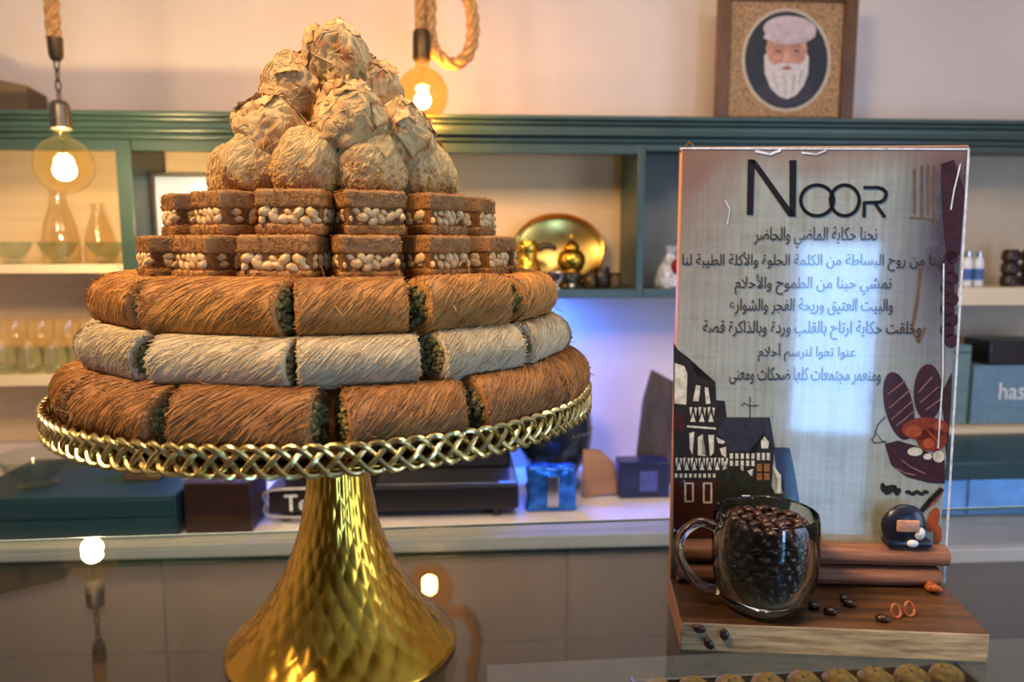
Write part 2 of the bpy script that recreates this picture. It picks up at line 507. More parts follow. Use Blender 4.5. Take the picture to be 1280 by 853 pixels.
def ring(kind, edges, rad, z, r, meshes, L0, layer, group, frontn):
    eds = [R(e) for e in edges]
    mids = [((a+b)/2, b-a) for a, b in zip(eds, eds[1:])]
    for i, (m_, w_) in enumerate(mids):
        which = ORD[i] if i < len(mids)-1 else 'rightmost'
        lab = f'{kind} pastry roll of the {layer} layer, {which} of those facing the camera'
        if which not in ('leftmost', 'rightmost'): lab = f'{kind} pastry roll of the {layer} layer, {which} from the left'
        Lc = 2*rad*tan(w_/2)*(0.905+0.05*rnd.random())
        rr = rad+0.0012*rnd.uniform(-1, 1)
        place_roll(meshes[i % len(meshes)], m_+R(rnd.uniform(-2.2, 2.2)), rr, z, Lc, L0, r, lab, group, rnd.uniform(0, 6.28))
    rest = 2*pi-(eds[-1]-eds[0]); nb = round(rest/R(26.5))
    for i in range(nb):
        m_ = eds[-1]+rest*(i+0.5)/nb
        place_roll(meshes[i % len(meshes)], m_, rad, z, 2*rad*tan(rest/nb/2)*0.92, L0, r,
                   f'{kind} pastry roll round the back of the {layer} layer', group, rnd.uniform(0, 6.28))
L0 = 0.064
rb = [roll_mesh('brown_roll', L0, 0.0172, 11+i, (M['brownroll'], M['pistachio'])) for i in range(3)]
rw = [roll_mesh('white_roll', L0, 0.0130, 31+i, (M['whiteroll'], M['pistachio']), 0.8) for i in range(3)]
rg_ = [roll_mesh('golden_roll', L0, 0.0148, 51+i, (M['goldroll'], M['pistachio']), 0.95) for i in range(3)]
Z1 = PT
Z2 = Z1+0.0322
Z3 = Z2+0.0240
Z4 = Z3+0.0276
ring('toasted brown shredded', [-92, -66, -41, -15.5, 11.8, 35.6, 61, 88], 0.1495, Z1, 0.0172, rb, L0, 'bottom', 'brown pastry rolls in the bottom layer', 7)
ring('pale white shredded', [-80, -53, -25.6, 5.1, 29.9, 55, 82], 0.1395, Z2, 0.0130, rw, L0, 'second', 'white pastry rolls in the second layer', 6)
ring('golden brown shredded', [-88, -60, -31, 4, 30.5, 57.7, 85], 0.1285, Z3, 0.0148, rg_, L0, 'third', 'golden pastry rolls in the third layer', 6)

# nut squares
def crust_mesh(name, w, d, h, seed):
    rg = random.Random(seed)
    bm = bm_new()
    box(bm, -w/2, w/2, -d/2, d/2, 0, h, 0.0016, 3)
    bmesh.ops.subdivide_edges(bm, edges=[e for e in bm.edges if e.calc_length() > 0.004], cuts=9, use_grid_fill=True)
    for v in bm.verts:
        n_ = noise.noise_vector(v.co*420+Vector((seed*3, 0, 0)))
        v.co += Vector((n_.x, n_.y, n_.z))*0.0005
        n_ = noise.noise_vector(v.co*90+Vector((seed, 5, 0)))
        v.co += Vector((n_.x, n_.y, n_.z))*0.0008
    for _ in range(560):
        f = rg.random()
        l_ = rg.uniform(0.0012, 0.0036)
        if f < 0.35:
            p = Vector((rg.uniform(-w/2, w/2), rg.uniform(-d/2, d/2), h+rg.uniform(-.0001, .0004))); dv = Vector((rg.gauss(0, 1), rg.gauss(0, 1), 0.0))
        elif f < 0.7:
            s = rg.choice((-1, 1)); p = Vector((rg.uniform(-w/2, w/2), s*(d/2+rg.uniform(-.0001, .0004)), rg.uniform(0.0008, h-.0008))); dv = Vector((rg.gauss(0, 1), 0, rg.gauss(0, 0.6)))
        else:
            s = rg.choice((-1, 1)); p = Vector((s*(w/2+rg.uniform(-.0001, .0004)), rg.uniform(-d/2, d/2), rg.uniform(0.0008, h-.0008))); dv = Vector((0, rg.gauss(0, 1), rg.gauss(0, 0.6)))
        dv.normalize()
        a, b = p-dv*l_/2, p+dv*l_/2
        for q in (a, b):
            q.x = max(-w/2-.0006, min(w/2+.0006, q.x)); q.y = max(-d/2-.0006, min(d/2+.0006, q.y)); q.z = max(-.0002, min(h+.0005, q.z))
        tube(bm, [a, (a+b)/2+Vector((rg.gauss(0, .0003),)*3), b], rg.uniform(0.00012, 0.00026), 3, caps=False)
    me = bpy.data.meshes.new(name); bm.to_mesh(me); bm.free(); me.materials.append(M['crust'])
    for p in me.polygons: p.use_smooth = True
    return me
def nut_meshes():
    out = []
    for i in range(5):
        bm = bm_new()
        a = (0.0052, 0.0040, 0.0030, 0.0046, 0.0034)[i]
        ellip(bm, (0, 0, 0), a, a*0.55, a*0.62, 3, fn=lambda p: 1+0.22*noise.noise(p*1.7+Vector((i*4.1, 0, 0))))
        me = bpy.data.meshes.new('nut'); bm.to_mesh(me); bm.free(); me.materials.append(M['nut'])
        for p in me.polygons: p.use_smooth = True
        out.append(me)
    return out
NUTS = nut_meshes()
SW, SD, SH = 0.040, 0.034, 0.0236
HB, HN, HT = 0.0056, 0.0088, 0.0092
def make_square(seed):
    rg = random.Random(seed)
    o = thing('nut_pastry_square', 'x', 'pastry')
    link('bottom_crust', crust_mesh('bottom_crust', SW, SD, HB, seed), o)
    t = link('top_crust', crust_mesh('top_crust', SW, SD, HT, seed+1), o); t.location.z = HB+HN
    bm = bm_new(); box(bm, -SW/2+.0012, SW/2-.0012, -SD/2+.0012, SD/2-.0012, HB-.0008, HB+HN+.0008, 0.001, 2)
    nf = build('nut_filling', bm, M['syrup'], o); nf['label'] = 'dark syrupy filling packed with cream nuts'
    spots = []
    for row, zz in ((0, HB+0.0027), (1, HB+0.0064)):
        n_ = 6
        for i in range(n_):
            x = -SW/2+SW*(i+0.5+0.3*row*(1 if i < n_-1 else -1))/n_
            spots.append((x+rg.gauss(0, .0007), -SD/2+.0014, zz))
        for i in range(3):
            yy = -SD/2+.002+SD*(i+0.9)/3.6
            spots.append((-SW/2+.0014, yy, zz)); spots.append((SW/2-.0014, yy, zz))
        for i in range(3): spots.append((-SW/2+SW*(i+0.5)/3, SD/2-.003, zz))
    for (x, y, zz) in spots:
        q = link('nut', rg.choice(NUTS), nf)
        q.location = (x, y+rg.uniform(-.0002, .0007), zz+rg.gauss(0, .0005))
        q.rotation_euler = (rg.uniform(-.4, .4), rg.uniform(-.8, .8), (pi/2 if abs(x) > SW/2-.004 else 0)+rg.uniform(-.3, .3))
        s = rg.uniform(0.72, 1.06); q.scale = (s, s, s)
    return o
sq = [make_square(100+i*7) for i in range(3)]
used = [False]*3
def place_sq(i, az, rad, z, rz, label, group, sc=(1, 1, 1)):
    k = i % 3
    o = sq[k] if not used[k] else copy_tree(sq[k])
    used[k] = True
    o.location = (CX+rad*sin(az), CY-rad*cos(az), z); o.rotation_euler.z = az+rz; o.scale = sc
    tag(o, label, 'pastry', group)
def sqring(cents, rad, z, layer, group, step):
    for i, (a, tw, wsc) in enumerate(cents):
        which = 'leftmost' if i == 0 else 'rightmost' if i == len(cents)-1 else ORD[i]+' from the left'
        place_sq(i, R(a), rad, z, R(tw), f'brown nut-filled pastry square of the {layer} square layer, {which}', group, (wsc, 1, 1))
    a0 = cents[-1][0]; a1 = cents[0][0]+360
    nb = round((a1-a0)/step)-1
    for i in range(nb):
        place_sq(i, R(a0+(a1-a0)*(i+1)/(nb+1)), rad, z, 0, f'brown nut-filled pastry square round the back of the {layer} square layer', group)
place_sq_z5 = Z4+SH+0.0006
sqring([(-76, 0, .8), (-51, -4, .80), (-26, -8, 0.76), (-2.2, -2, 0.95), (21, 3, .82), (45, -4, .72), (67, 2, .75)], 0.1015, Z4, 'lower', 'nut squares in the lower square layer', 24)
sqring([(-78, 0, .7), (-54, 3, .70), (-27.5, -9, 0.74), (-0.5, 0, .88), (24.6, 3, .84), (52, -5, .72), (77, 0, .7)], 0.0865, place_sq_z5, 'upper', 'nut squares in the upper square layer', 26)

# flaky filo puffs
def puff_meshes(seed, crumbs):
    rg = random.Random(seed)
    bm = bm_new()
    toast = bm.verts.layers.float.new('toast')
    sd = Vector((seed*1.7, seed*0.3, 0))
    def shape(p):
        if crumbs: return 1+0.16*noise.noise(p*1.4+sd)-0.10*abs(noise.noise(p*3.0+sd))+0.03*noise.noise(p*7+sd)
        n1 = noise.noise(p*1.5+sd); n2 = abs(noise.noise(p*3.6+sd)); n3 = noise.noise(p*9+sd)
        return 1+0.20*n1-0.20*n2+0.03*n3
    vs2 = ellip(bm, (0, 0, 0), 1, 1, 1, 5, fn=shape)
    for v in vs2:
        x, y, z = v.co
        if z < -0.62: z = -0.62+(z+0.62)*0.15
        v.co = Vector((x, y, z))
        rr_ = v.co.length; nz_ = noise.noise(v.co*2.3+sd*2)
        v[toast] = max(0.0, min(1.0, (0.0-z)*1.5+nz_*0.45)) if crumbs else max(0.0, min(1.0, (rr_-1.0)*3.0+nz_*1.1+0.22))
    for _ in range(3 if crumbs else 12):                                # curled leaves of filo
        th = rg.uniform(0, 2*pi); ph = rg.uniform(-0.25, 1.35)
        ax = Vector((cos(th)*cos(ph), sin(th)*cos(ph), sin(ph)))
        u = ax.cross(Vector((rg.gauss(0, 1), rg.gauss(0, 1), rg.gauss(0, 1)))).normalized(); w = ax.cross(u)
        a, b = rg.uniform(0.25, 0.55), rg.uniform(0.16, 0.34)
        g = []
        nu = 13
        curl = rg.uniform(0.0, 0.22)
        for i in range(nu):
            row = []
            for j in range(nu):
                s_, t_ = 2*i/(nu-1)-1, 2*j/(nu-1)-1
                edge = 1-0.25*abs(noise.noise(Vector((s_*2, t_*2, seed+th))))
                d_ = (ax+u*(s_*a*edge)+w*(t_*b*edge)).normalized()
                rr = shape(d_)*1.0+0.035+curl*max(0, t_)**2*0.55+0.035*noise.noise(Vector((s_*2.1, t_*2.1, th*5)))
                q = d_*rr
                if q.z < -0.66: q.z = -0.66
                nv_ = bm.verts.new(q); nv_[toast] = max(0.0, min(1.0, max(abs(s_), abs(t_))**4*0.9+0.5*noise.noise(q*2.0+sd)))
                row.append(nv_)
            g.append(row)
        for i in range(nu-1):
            for j in range(nu-1): bm.faces.new((g[i][j], g[i+1][j], g[i+1][j+1], g[i][j+1]))
    for _ in range(520 if crumbs else 260):            # thread-like pleats
        th = rg.uniform(0, 2*pi); ph = rg.uniform(-0.4 if crumbs else -0.5, 1.4); dth = rg.gauss(0.5, 0.3) if crumbs else rg.gauss(0, 0.5); dph = rg.gauss(0.55, 0.2) if crumbs else rg.uniform(-0.6, 0.6)
        pts = []
        for i in range(7):
            t = i/6-0.5
            a_, p_ = th+dth*t, ph+dph*t
            d_ = Vector((cos(a_)*cos(p_), sin(a_)*cos(p_), sin(p_)))
            pts.append(d_*(shape(d_)+0.012))
        tube(bm, pts, rg.uniform(0.007, 0.015), 4, caps=False)
    me = bpy.data.meshes.new('filo_shell'); bm.to_mesh(me); bm.free(); me.materials.append(M['filo'])
    for p in me.polygons: p.use_smooth = True
    mc = None
    if crumbs:
        bm = bm_new()
        for _ in range(260):
            th = rg.uniform(0, 2*pi); z = rg.uniform(-0.62, 0.12)
            d_ = Vector((cos(th)*sqrt(1-z*z), sin(th)*sqrt(1-z*z), z))
            s_ = rg.uniform(0.04, 0.10)
            ellip(bm, d_*(shape(d_)*0.99), s_, s_*0.8, s_*0.7, 1)
        mc = bpy.data.meshes.new('nut_crumbs'); bm.to_mesh(mc); bm.free(); mc.materials.append(M['crumb'])
    return me, mc
PM = [puff_meshes(i+3, True) for i in range(4)] + [puff_meshes(i+23, False) for i in range(3)]
def puff(i, x, y, z, sx, sy, sz, rz, label, group, tilt=0.0):
    o = thing('filo_puff', label, 'pastry', (x, y, z), 0, group)
    me, mc = PM[i]
    a = link('filo_shell', me, o); a.scale = (sx, sy, sz); a.location.z = 0.64*sz; a.rotation_euler = (tilt, 0, rz)
    if mc:
        b = link('nut_crumbs', mc, o); b.scale = (sx, sy, sz); b.location.z = 0.64*sz; b.rotation_euler = (tilt, 0, rz); b['kind'] = 'stuff'
    return o
Z6 = place_sq_z5+SH+0.0004
pl = [(-66, .062, .017, .016, .020), (-33, .066, .0195, .019, .021), (0, .066, .0215, .020, .0218), (31, .066, .0240, .020, .0215), (61, .066, .018, .019, .0215), (88, .064, .018, .018, .021)]
for i, (a, rad, sx, sy, sz) in enumerate(pl):
    which = 'leftmost' if i == 0 else 'rightmost' if i == len(pl)-1 else ORD[i]+' from the left'
    puff(i % 4, CX+rad*sin(R(a)), CY-rad*cos(R(a)), Z6, sx, sy, sz, R(a)+i*1.3, f'cream filo puff with crumbly nut base in the lowest puff row, {which}', 'filo puffs in the lowest puff row')
for i in range(6):
    a = R(118+i*29); puff(i % 4, CX+.066*sin(a), CY-.066*cos(a), Z6, .02, .019, .021, i, 'cream filo puff round the back of the lowest puff row', 'filo puffs in the lowest puff row')
def puff_at(i, px, py, Y, sx, sy, sz, rz, label, tilt=0.0):
    p = at(px, py, Y)
    puff(i, p.x, p.y, p.z, sx, sy, sz, rz, label, 'filo puffs heaped on the top of the pile', tilt)
puff_at(4, 340, 196, .462, .0225, .021, .0215, .4, 'browned filo puff low on the left of the upper heap')
puff_at(5, 438, 190, .452, .0265, .021, .0245, 1.9, 'browned open filo puff at front centre of the upper heap')
puff_at(6, 503, 204, .468, .0200, .021, .0225, 3.0, 'filo puff on the right of the upper heap beside the glowing bulb')
puff_at(5, 370, 147, .492, .0225, .021, .0235, 4.4, 'browned filo puff left of the topmost puff, below it')
puff_at(4, 464, 152, .495, .0215, .021, .0235, 2.4, 'browned filo puff right of the topmost puff, below it')
puff_at(6, 425, 111, .488, .0220, .020, .0250, 5.2, 'topmost filo puff crowning the whole pile', 0.25)
for (x, y, z, lab) in ((CX-.03, CY+.03, Z6+.026, 'filo puff behind the left of the upper heap'), (CX+.03, CY+.03, Z6+.026, 'filo puff behind the right of the upper heap'), (CX, CY-.005, Z6+.012, 'filo puff in the middle of the heap, covered by others')):
    puff(4, x, y, z, .022, .022, .023, 1.0, lab, 'filo puffs heaped on the top of the pile')

# ------------------------------------------------------------------ the sign with its shelf
SA = R(-3.0)
SO = Vector((0.1250, 0.572, 0)); SUX = Vector((cos(SA), sin(SA), 0)); SNV = Vector((sin(SA), -cos(SA), 0))
def spx(px, py):
    d = ray(px, py); o = Vector((0, 0, ZC)); t = (SO-o).dot(SNV)/d.dot(SNV)
    p = o+d*t; return (p-SO).dot(SUX), p.z-GZ
SWD = spx(1212, 185)[0]; SHT = spx(848, 184)[1]
BT = 0.0215                     # shelf thickness
sign = thing('counter_sign', 'printed wooden counter sign with a small walnut shelf, standing right of the cake stand', 'sign', (SO.x, SO.y, GZ), SA)
def plaque_mat():
    k = NT('printed_parchment')
    v = k.obj()
    sep = k.n('ShaderNodeSeparateXYZ'); k.l(v, sep.inputs[0])
    nS = k.noise(k.mapping(v, (260, 1, 10)), 1.0, 3)
    nB = k.noise(v, 26, 5, 0.65)
    nH = k.noise(k.mapping(v, (12, 1, 300)), 1.0, 3)
    base = k.ramp(nB, [(0.32, (132, 128, 102)), (0.5, (160, 164, 142)), (0.68, (184, 192, 178))])
    base = k.mix(0.26, base, k.ramp(nS, [(0.35, (126, 118, 92)), (0.65, (196, 204, 194))]))
    base = k.mix(0.07, base, k.ramp(nH, [(0.35, (120, 104, 80)), (0.65, (220, 214, 196))]))
    def mr(sock, a, b):
        m_ = k.n('ShaderNodeMapRange'); k.l(sock, m_.inputs[0]); m_.inputs[1].default_value = a; m_.inputs[2].default_value = b
        return m_.outputs[0]
    def ad(a, nz, amt):
        m1 = k.n('ShaderNodeMath', operation='SUBTRACT'); k.l(nz, m1.inputs[0]); m1.inputs[1].default_value = 0.5
        m2 = k.n('ShaderNodeMath', operation='MULTIPLY_ADD'); k.l(m1.outputs[0], m2.inputs[0]); m2.inputs[1].default_value = amt; k.l(a, m2.inputs[2])
        m2.use_clamp = True
        return m2.outputs[0]
    def mul(a, b):
        m_ = k.n('ShaderNodeMath', operation='MULTIPLY'); k.l(a, m_.inputs[0]); k.l(b, m_.inputs[1]); return m_.outputs[0]
    # brown scorched right edge, strongest at the top right corner
    right = ad(mr(sep.outputs[0], SWD*0.70, SWD*0.92), nB, 1.3)
    topr = mul(right, mr(sep.outputs[2], SHT*0.35, SHT*0.75))
    base = k.mix(topr, base, (62, 38, 34))
    left = ad(mr(sep.outputs[0], SWD*0.30, 0.0), nB, 1.2)
    topl = mul(left, mr(sep.outputs[2], SHT*0.55, SHT*1.0))
    base = k.mix(topl, base, (128, 84, 62))
    topband = ad(mr(sep.outputs[2], SHT*0.93, SHT*1.01), nB, 1.2)
    base = k.mix(topband, base, (140, 104, 78))
    k.l(base, k.b.inputs['Base Color'])
    k.b.inputs['Roughness'].default_value = 0.5
    k.b.inputs['Coat Weight'].default_value = 1.0; k.b.inputs['Coat Roughness'].default_value = 0.07
    wv = k.noise(k.mapping(v, (70, 1, 5)), 1.0, 2)
    bp = k.n('ShaderNodeBump'); k.l(wv, bp.inputs['Height']); bp.inputs['Strength'].default_value = 0.012; bp.inputs['Distance'].default_value = 0.002
    k.l(bp.outputs[0], k.b.inputs['Coat Normal'])
    return k.m
M['plaque'] = plaque_mat()
def ink(name, c, var=0.15):
    k = NT(name); nz = k.noise(k.obj(), 160, 3)
    k.l(k.ramp(nz, [(0.3, tuple(x*(1-var) for x in c)), (0.7, tuple(min(255, x*(1+var)) for x in c))]), k.b.inputs['Base Color'])
    k.b.inputs['Roughness'].default_value = 0.6; k.b.inputs['Specular IOR Level'].default_value = 0.15; k.b.inputs['Coat Weight'].default_value = 0.8; k.b.inputs['Coat Roughness'].default_value = 0.06
    return k.m
for nm, c in dict(ink_black=(30, 28, 30), ink_text=(60, 52, 48), ink_dark=(44, 38, 34), ink_cream=(214, 206, 180), ink_slate=(52, 52, 60), ink_blue=(50, 58, 86), ink_brown=(72, 34, 26), ink_orange=(150, 96, 44), ink_green=(38, 40, 26), ink_plum=(64, 34, 38), ink_stripe=(150, 108, 96), ink_red=(134, 54, 32), ink_rust=(168, 78, 40), ink_white=(228, 226, 220), ink_lightbrown=(120, 84, 58)).items():
    M[nm] = ink(nm, c)
bm = bm_new(); box(bm, 0, SWD, 0.0, 0.012, 0.0008, SHT, 0.0012, 2)
for f in bm.faces:
    c = f.calc_center_median()
    f.material_index = 0 if f.normal.y < -0.9 else 1
bm.normal_update()
for f in bm.faces: f.material_index = 0 if f.normal.y < -0.9 else 1
plaque = build('plaque', bm, [M['plaque'], M['sidewood']], sign, smooth=False)
def flat_obj(name, shapes, m, depth, mp=spx, parent=None):
    """printed shapes: list of polygons in photo measurements laid on the plaque face"""
    bm = bm_new()
    for poly in shapes:
        pts = [mp(*p) for p in poly]
        vv = [bm.verts.new((x, -depth, z)) for x, z in pts]
        try: f = bm.faces.new(vv)
        except Exception: continue
    bmesh.ops.triangulate(bm, faces=bm.faces[:])
    bm.normal_update()
    for f in bm.faces:
        if f.normal.y > 0: f.normal_flip()
    return build(name, bm, m, parent or plaque, smooth=False)
def stroke(pts, w):
    out = []
    for (a, b) in zip(pts, pts[1:]):
        dx, dy = b[0]-a[0], b[1]-a[1]; l_ = max(1e-6, math.hypot(dx, dy)); nx_, ny_ = -dy/l_*w/2, dx/l_*w/2; ex, ey = dx/l_*w*0.25, dy/l_*w*0.25
        out.append([(a[0]+nx_-ex, a[1]+ny_-ey), (b[0]+nx_+ex, b[1]+ny_+ey), (b[0]-nx_+ex, b[1]-ny_+ey), (a[0]-nx_-ex, a[1]-ny_-ey)])
    return out
def oval(cx, cy, rx, ry, rot=0, n=28):
    c, s = cos(rot), sin(rot)
    return [(cx+rx*cos(t)*c-ry*sin(t)*s, cy+rx*cos(t)*s+ry*sin(t)*c) for t in [2*pi*i/n for i in range(n)]]
def ringstroke(cx, cy, rx, ry, w, n=40):
    return stroke([(cx+rx*cos(2*pi*i/n), cy+ry*sin(2*pi*i/n)) for i in range(n+1)], w)
# logo word
c3 = lambda x, y: spx(820+x/3.122, 160+y/3.122)
logo = [[(358, 124), (384, 124), (378, 340), (354, 340)], [(520, 126), (547, 126), (544, 345), (520, 345)], [(360, 122), (388, 126), (546, 346), (516, 346)]]
logo += ringstroke(628, 283, 64, 60, 13) + ringstroke(736, 283, 56, 60, 13)
logo += stroke([(812, 233), (866, 233), (884, 238), (896, 250), (897, 264), (890, 280), (874, 290), (814, 292)], 13) + stroke([(812, 292), (811, 346)], 13) + stroke([(852, 292), (890, 346)], 14)
flat_obj('logo_lettering', logo, M['ink_black'], 0.0006, c3)
# arabic lines
FORMS = {}
for cp_ in range(0xFE70, 0xFEFD):
    d_ = unicodedata.decomposition(chr(cp_))
    if d_:
        p_ = d_.split(); FORMS.setdefault(tuple(int(x, 16) for x in p_[1:]), {})[p_[0]] = chr(cp_)
def shape_ar(s):
    out = []; n = len(s); i = 0; prev = False
    while i < n:
        key = (ord(s[i]),)
        if s[i] == 'ل' and i+1 < n and (ord('ل'), ord(s[i+1])) in FORMS:
            key = (ord('ل'), ord(s[i+1])); i += 1
        f = FORMS.get(key)
        if not f: out.append(s[i]); prev = False; i += 1; continue
        nf = FORMS.get((ord(s[i+1]),), {}) if i+1 < n else {}
        cn = ('<initial>' in f) and ('<final>' in nf)
        t = '<medial>' if prev and cn and '<medial>' in f else '<final>' if prev and '<final>' in f else '<initial>' if cn else '<isolated>'
        out.append(f.get(t, f.get('<isolated>', s[i]))); prev = cn; i += 1
    return ''.join(reversed(out))
def text_mesh(body):
    cu = bpy.data.curves.new('t', 'FONT'); cu.body = body; cu.size = 1; cu.resolution_u = 3; cu.offset = 0.006
    to = bpy.data.objects.new('t', cu); COL.objects.link(to)
    dg = bpy.context.evaluated_depsgraph_get(); dg.update()
    me = bpy.data.meshes.new_from_object(to.evaluated_get(dg))
    bpy.data.objects.remove(to)
    me.materials.clear()
    return me
def text_on(name, body, x0, x1, yc, hpx, m, depth, mp, parent):
    me = text_mesh(body)
    xs = [v.co.x for v in me.vertices]; ys = [v.co.y for v in me.vertices]
    if not xs: return
    a0, a1, b0, b1 = min(xs), max(xs), min(ys), max(ys)
    l0, zt = mp(x0, yc-hpx/2); l1, zb = mp(x1, yc+hpx/2)
    for v in me.vertices:
        v.co = Vector((l0+(v.co.x-a0)/(a1-a0)*(l1-l0), -depth, zb+(v.co.y-b0)/(b1-b0)*(zt-zb)))
    me.materials.append(m)
    me.update()
    return link(name, me, parent)
for body, x0, x1, yc, hp in (('نحنا حكاية الماضي والحاضر', 943, 1095, 297, 27),
                             ('حبنا من روح البساطة من الكلمة الحلوة والأكلة الطيبة لنا', 853, 1184, 327, 25),
                             ('نمشي حبنا من الطموح والأحلام', 919, 1113, 356, 27),
                             ('والبيت العتيق وريحة الفجر والشوارع', 912, 1115, 385, 25),
                             ('وخلقت حكاية ارتاح بالقلب وردة وبالذاكرة قصة', 879, 1150, 413, 26),
                             ('عنوا تعوا لنرسم أحلام', 948, 1069, 441, 24),
                             ('ومنعمر مجتمعات كلها ضحكات ومعنى', 912, 1100, 470, 24)):
    text_on('text_line', shape_ar(body), x0, x1, yc, hp, M['ink_text'], 0.0006, spx, plaque)
# printed half-timbered houses
h8 = lambda x, y: spx(830+x/3.556, 420+y/3.556)
flat_obj('printed_house', [[(42, 30), (60, 60), (100, 90), (150, 182), (228, 205), (232, 285), (270, 290), (276, 400), (292, 490), (288, 640), (240, 700), (235, 860), (42, 900)]], M['ink_dark'], 0.0003, h8)
tw = []
tw += [[(48, 120), (90, 135), (104, 170), (98, 306), (46, 300)]]
tw += [[(142, 218), (162, 222), (154, 290), (128, 290)], [(180, 228), (196, 230), (206, 300), (186, 304)]]
for i in range(3):
    x = 112+i*40
    tw += [[(x, 318), (x+14, 316), (x+6, 356)], [(x+4, 382), (x+28, 382), (x+16, 340)], [(x+22, 318), (x+34, 320), (x+28, 358)]]
tw += [stroke([(104, 402), (228, 412)], 9)[0]]
tw += [[(112, 432), (134, 426), (126, 530), (114, 500)], [(150, 450), (172, 436), (166, 520), (186, 536), (150, 530)], [(196, 440), (222, 440), (220, 520), (204, 536)], [(232, 450), (272, 470), (262, 480), (240, 476)], [(248, 500), (276, 492), (276, 540), (256, 530)]]
for i in range(7):
    x = 50+i*34
    tw += [[(x, 544), (x+12, 540), (x+4, 584)], [(x+6, 596), (x+26, 596), (x+16, 556)], [(x+20, 542), (x+30, 544), (x+26, 578)]]
for i in range(9): tw += [[(48+i*21, 612), (60+i*21, 612), (60+i*21, 630), (48+i*21, 630)]]
tw += [[(264, 560), (276, 556), (276, 590), (266, 590)], [(264, 615), (276, 610), (276, 660), (266, 660)]]
flat_obj('printed_wall_panels', tw, M['ink_cream'], 0.0005, h8)
flat_obj('printed_lower_wall', [[(42, 640), (232, 640), (232, 900), (42, 900)]], M['ink_brown'], 0.0004, h8)
flat_obj('printed_windows', stroke([(94, 655), (94, 735), (128, 735), (128, 655), (94, 655)], 8)+stroke([(176, 655), (176, 740), (210, 740), (210, 655), (176, 655)], 8), M['ink_cream'], 0.0006, h8)
flat_obj('printed_shutter', [[(48, 350), (90, 350), (90, 420), (48, 420)]], M['ink_brown'], 0.00045, h8)
flat_obj('printed_roof', [[(272, 362), (470, 362), (494, 505), (290, 515), (236, 425)]], M['ink_slate'], 0.00035, h8)
flat_obj('printed_house_front', [[(286, 512), (410, 512), (445, 425), (488, 505), (478, 660), (286, 640)]], M['ink_dark'], 0.0004, h8)
wp = []
for r_ in range(2):
    for i in range(5): wp += [[(292+i*24, 522+r_*32), (306+i*24, 522+r_*32), (306+i*24, 546+r_*32), (292+i*24, 546+r_*32)]]
wp += [[(430, 470), (446, 446), (466, 472), (462, 500), (432, 500)], [(370, 600), (396, 590), (390, 630)], [(340, 580), (352, 580), (352, 610), (340, 610)]]
for i in range(3): wp += [[(412+i*22, 520), (426+i*22, 520), (426+i*22, 552), (412+i*22, 552)]]
flat_obj('printed_wall_panels', wp, M['ink_cream'], 0.0005, h8)
flat_obj('printed_windows', [[(412, 568), (434, 568), (434, 602), (412, 602)], [(444, 568), (468, 568), (468, 602), (444, 602)], [(412, 610), (434, 610), (434, 640), (412, 640)], [(444, 610), (468, 610), (468, 640), (444, 640)]], M['ink_orange'], 0.0006, h8)
flat_obj('printed_side_house', [[(486, 495), (558, 497), (578, 590), (602, 740), (540, 740), (530, 640), (496, 580)]], M['ink_blue'], 0.00035, h8)
flat_obj('printed_wall_panels', [[(482, 575), (520, 620), (518, 705), (500, 700), (505, 640)]], M['ink_cream'], 0.0005, h8)
flat_obj('printed_bushes', [[(236, 625), (270, 590), (330, 588), (372, 612), (420, 640), (470, 650), (492, 700), (560, 700), (560, 840), (232, 880)]], M['ink_green'], 0.00055, h8)
flat_obj('printed_weathervane', stroke([(381, 270), (381, 362)], 4)+stroke([(344, 310), (356, 298), (380, 312), (420, 308)], 4), M['ink_text'], 0.0004, h8)
# printed coffee beans, cocoa and pods
c7 = lambda x, y: spx(1080+x/4.736, 440+y/4.736)
flat_obj('printed_bean', [oval(205, 320, 84, 206, -0.22)], M['ink_plum'], 0.0003, c7)
flat_obj('printed_bean', [oval(378, 240, 84, 168, 0.02)], M['ink_plum'], 0.00035, c7)
flat_obj('printed_bean', [[(122, 545), (200, 525), (320, 560), (420, 620), (478, 640), (478, 780), (380, 775), (250, 740), (160, 670)]], M['ink_plum'], 0.00035, c7)
flat_obj('printed_pod_edge', [[(455, 250), (520, 120), (516, 300), (500, 500), (486, 640), (470, 400)]], M['ink_plum'], 0.0003, c7)
st = []
for a, b in (((140, 250), (240, 170)), ((150, 330), (270, 225)), ((160, 400), (285, 290)), ((185, 440), (290, 355)), ((320, 240), (400, 150)), ((330, 300), (440, 205)), ((360, 345), (450, 280)), ((190, 690), (300, 730)), ((220, 640), (360, 720))):
    flat_obj('printed_stripe', stroke([a, ((a[0]+b[0])/2-6, (a[1]+b[1])/2+6), b], 7), M['ink_stripe'], 0.0006, c7)
flat_obj('printed_spice', [oval(360, 455, 140, 68, -0.05), oval(400, 520, 90, 70)], M['ink_red'], 0.0005, c7)
flat_obj('printed_spice_highlight', [oval(290, 470, 50, 36), oval(380, 540, 36, 30), oval(440, 440, 30, 24)]+stroke([(370, 460), (440, 540)], 8), M['ink_rust'], 0.0006, c7)
flat_obj('printed_flowers', [oval(300, 590, 44, 26), oval(440, 620, 34, 34), oval(375, 620, 26, 18)], M['ink_cream'], 0.0006, c7)
flat_obj('printed_sprig', stroke([(125, 385), (80, 430), (60, 500), (44, 520), (62, 540), (130, 530)], 6)+stroke([(62, 470), (100, 520), (130, 540)], 5), M['ink_text'], 0.0004, c7)
flat_obj('printed_herbs', [oval(110+i*18, 800+14*(i % 3), 14, 26, 0.5*(i % 4)) for i in range(6)]+[oval(260+i*26, 830+10*(i % 2), 18, 12) for i in range(5)], M['ink_green'], 0.0004, c7)
pod = []
for i in range(9): pod += [oval(1189-(i % 2)*5, 322+i*13, 9, 9)]
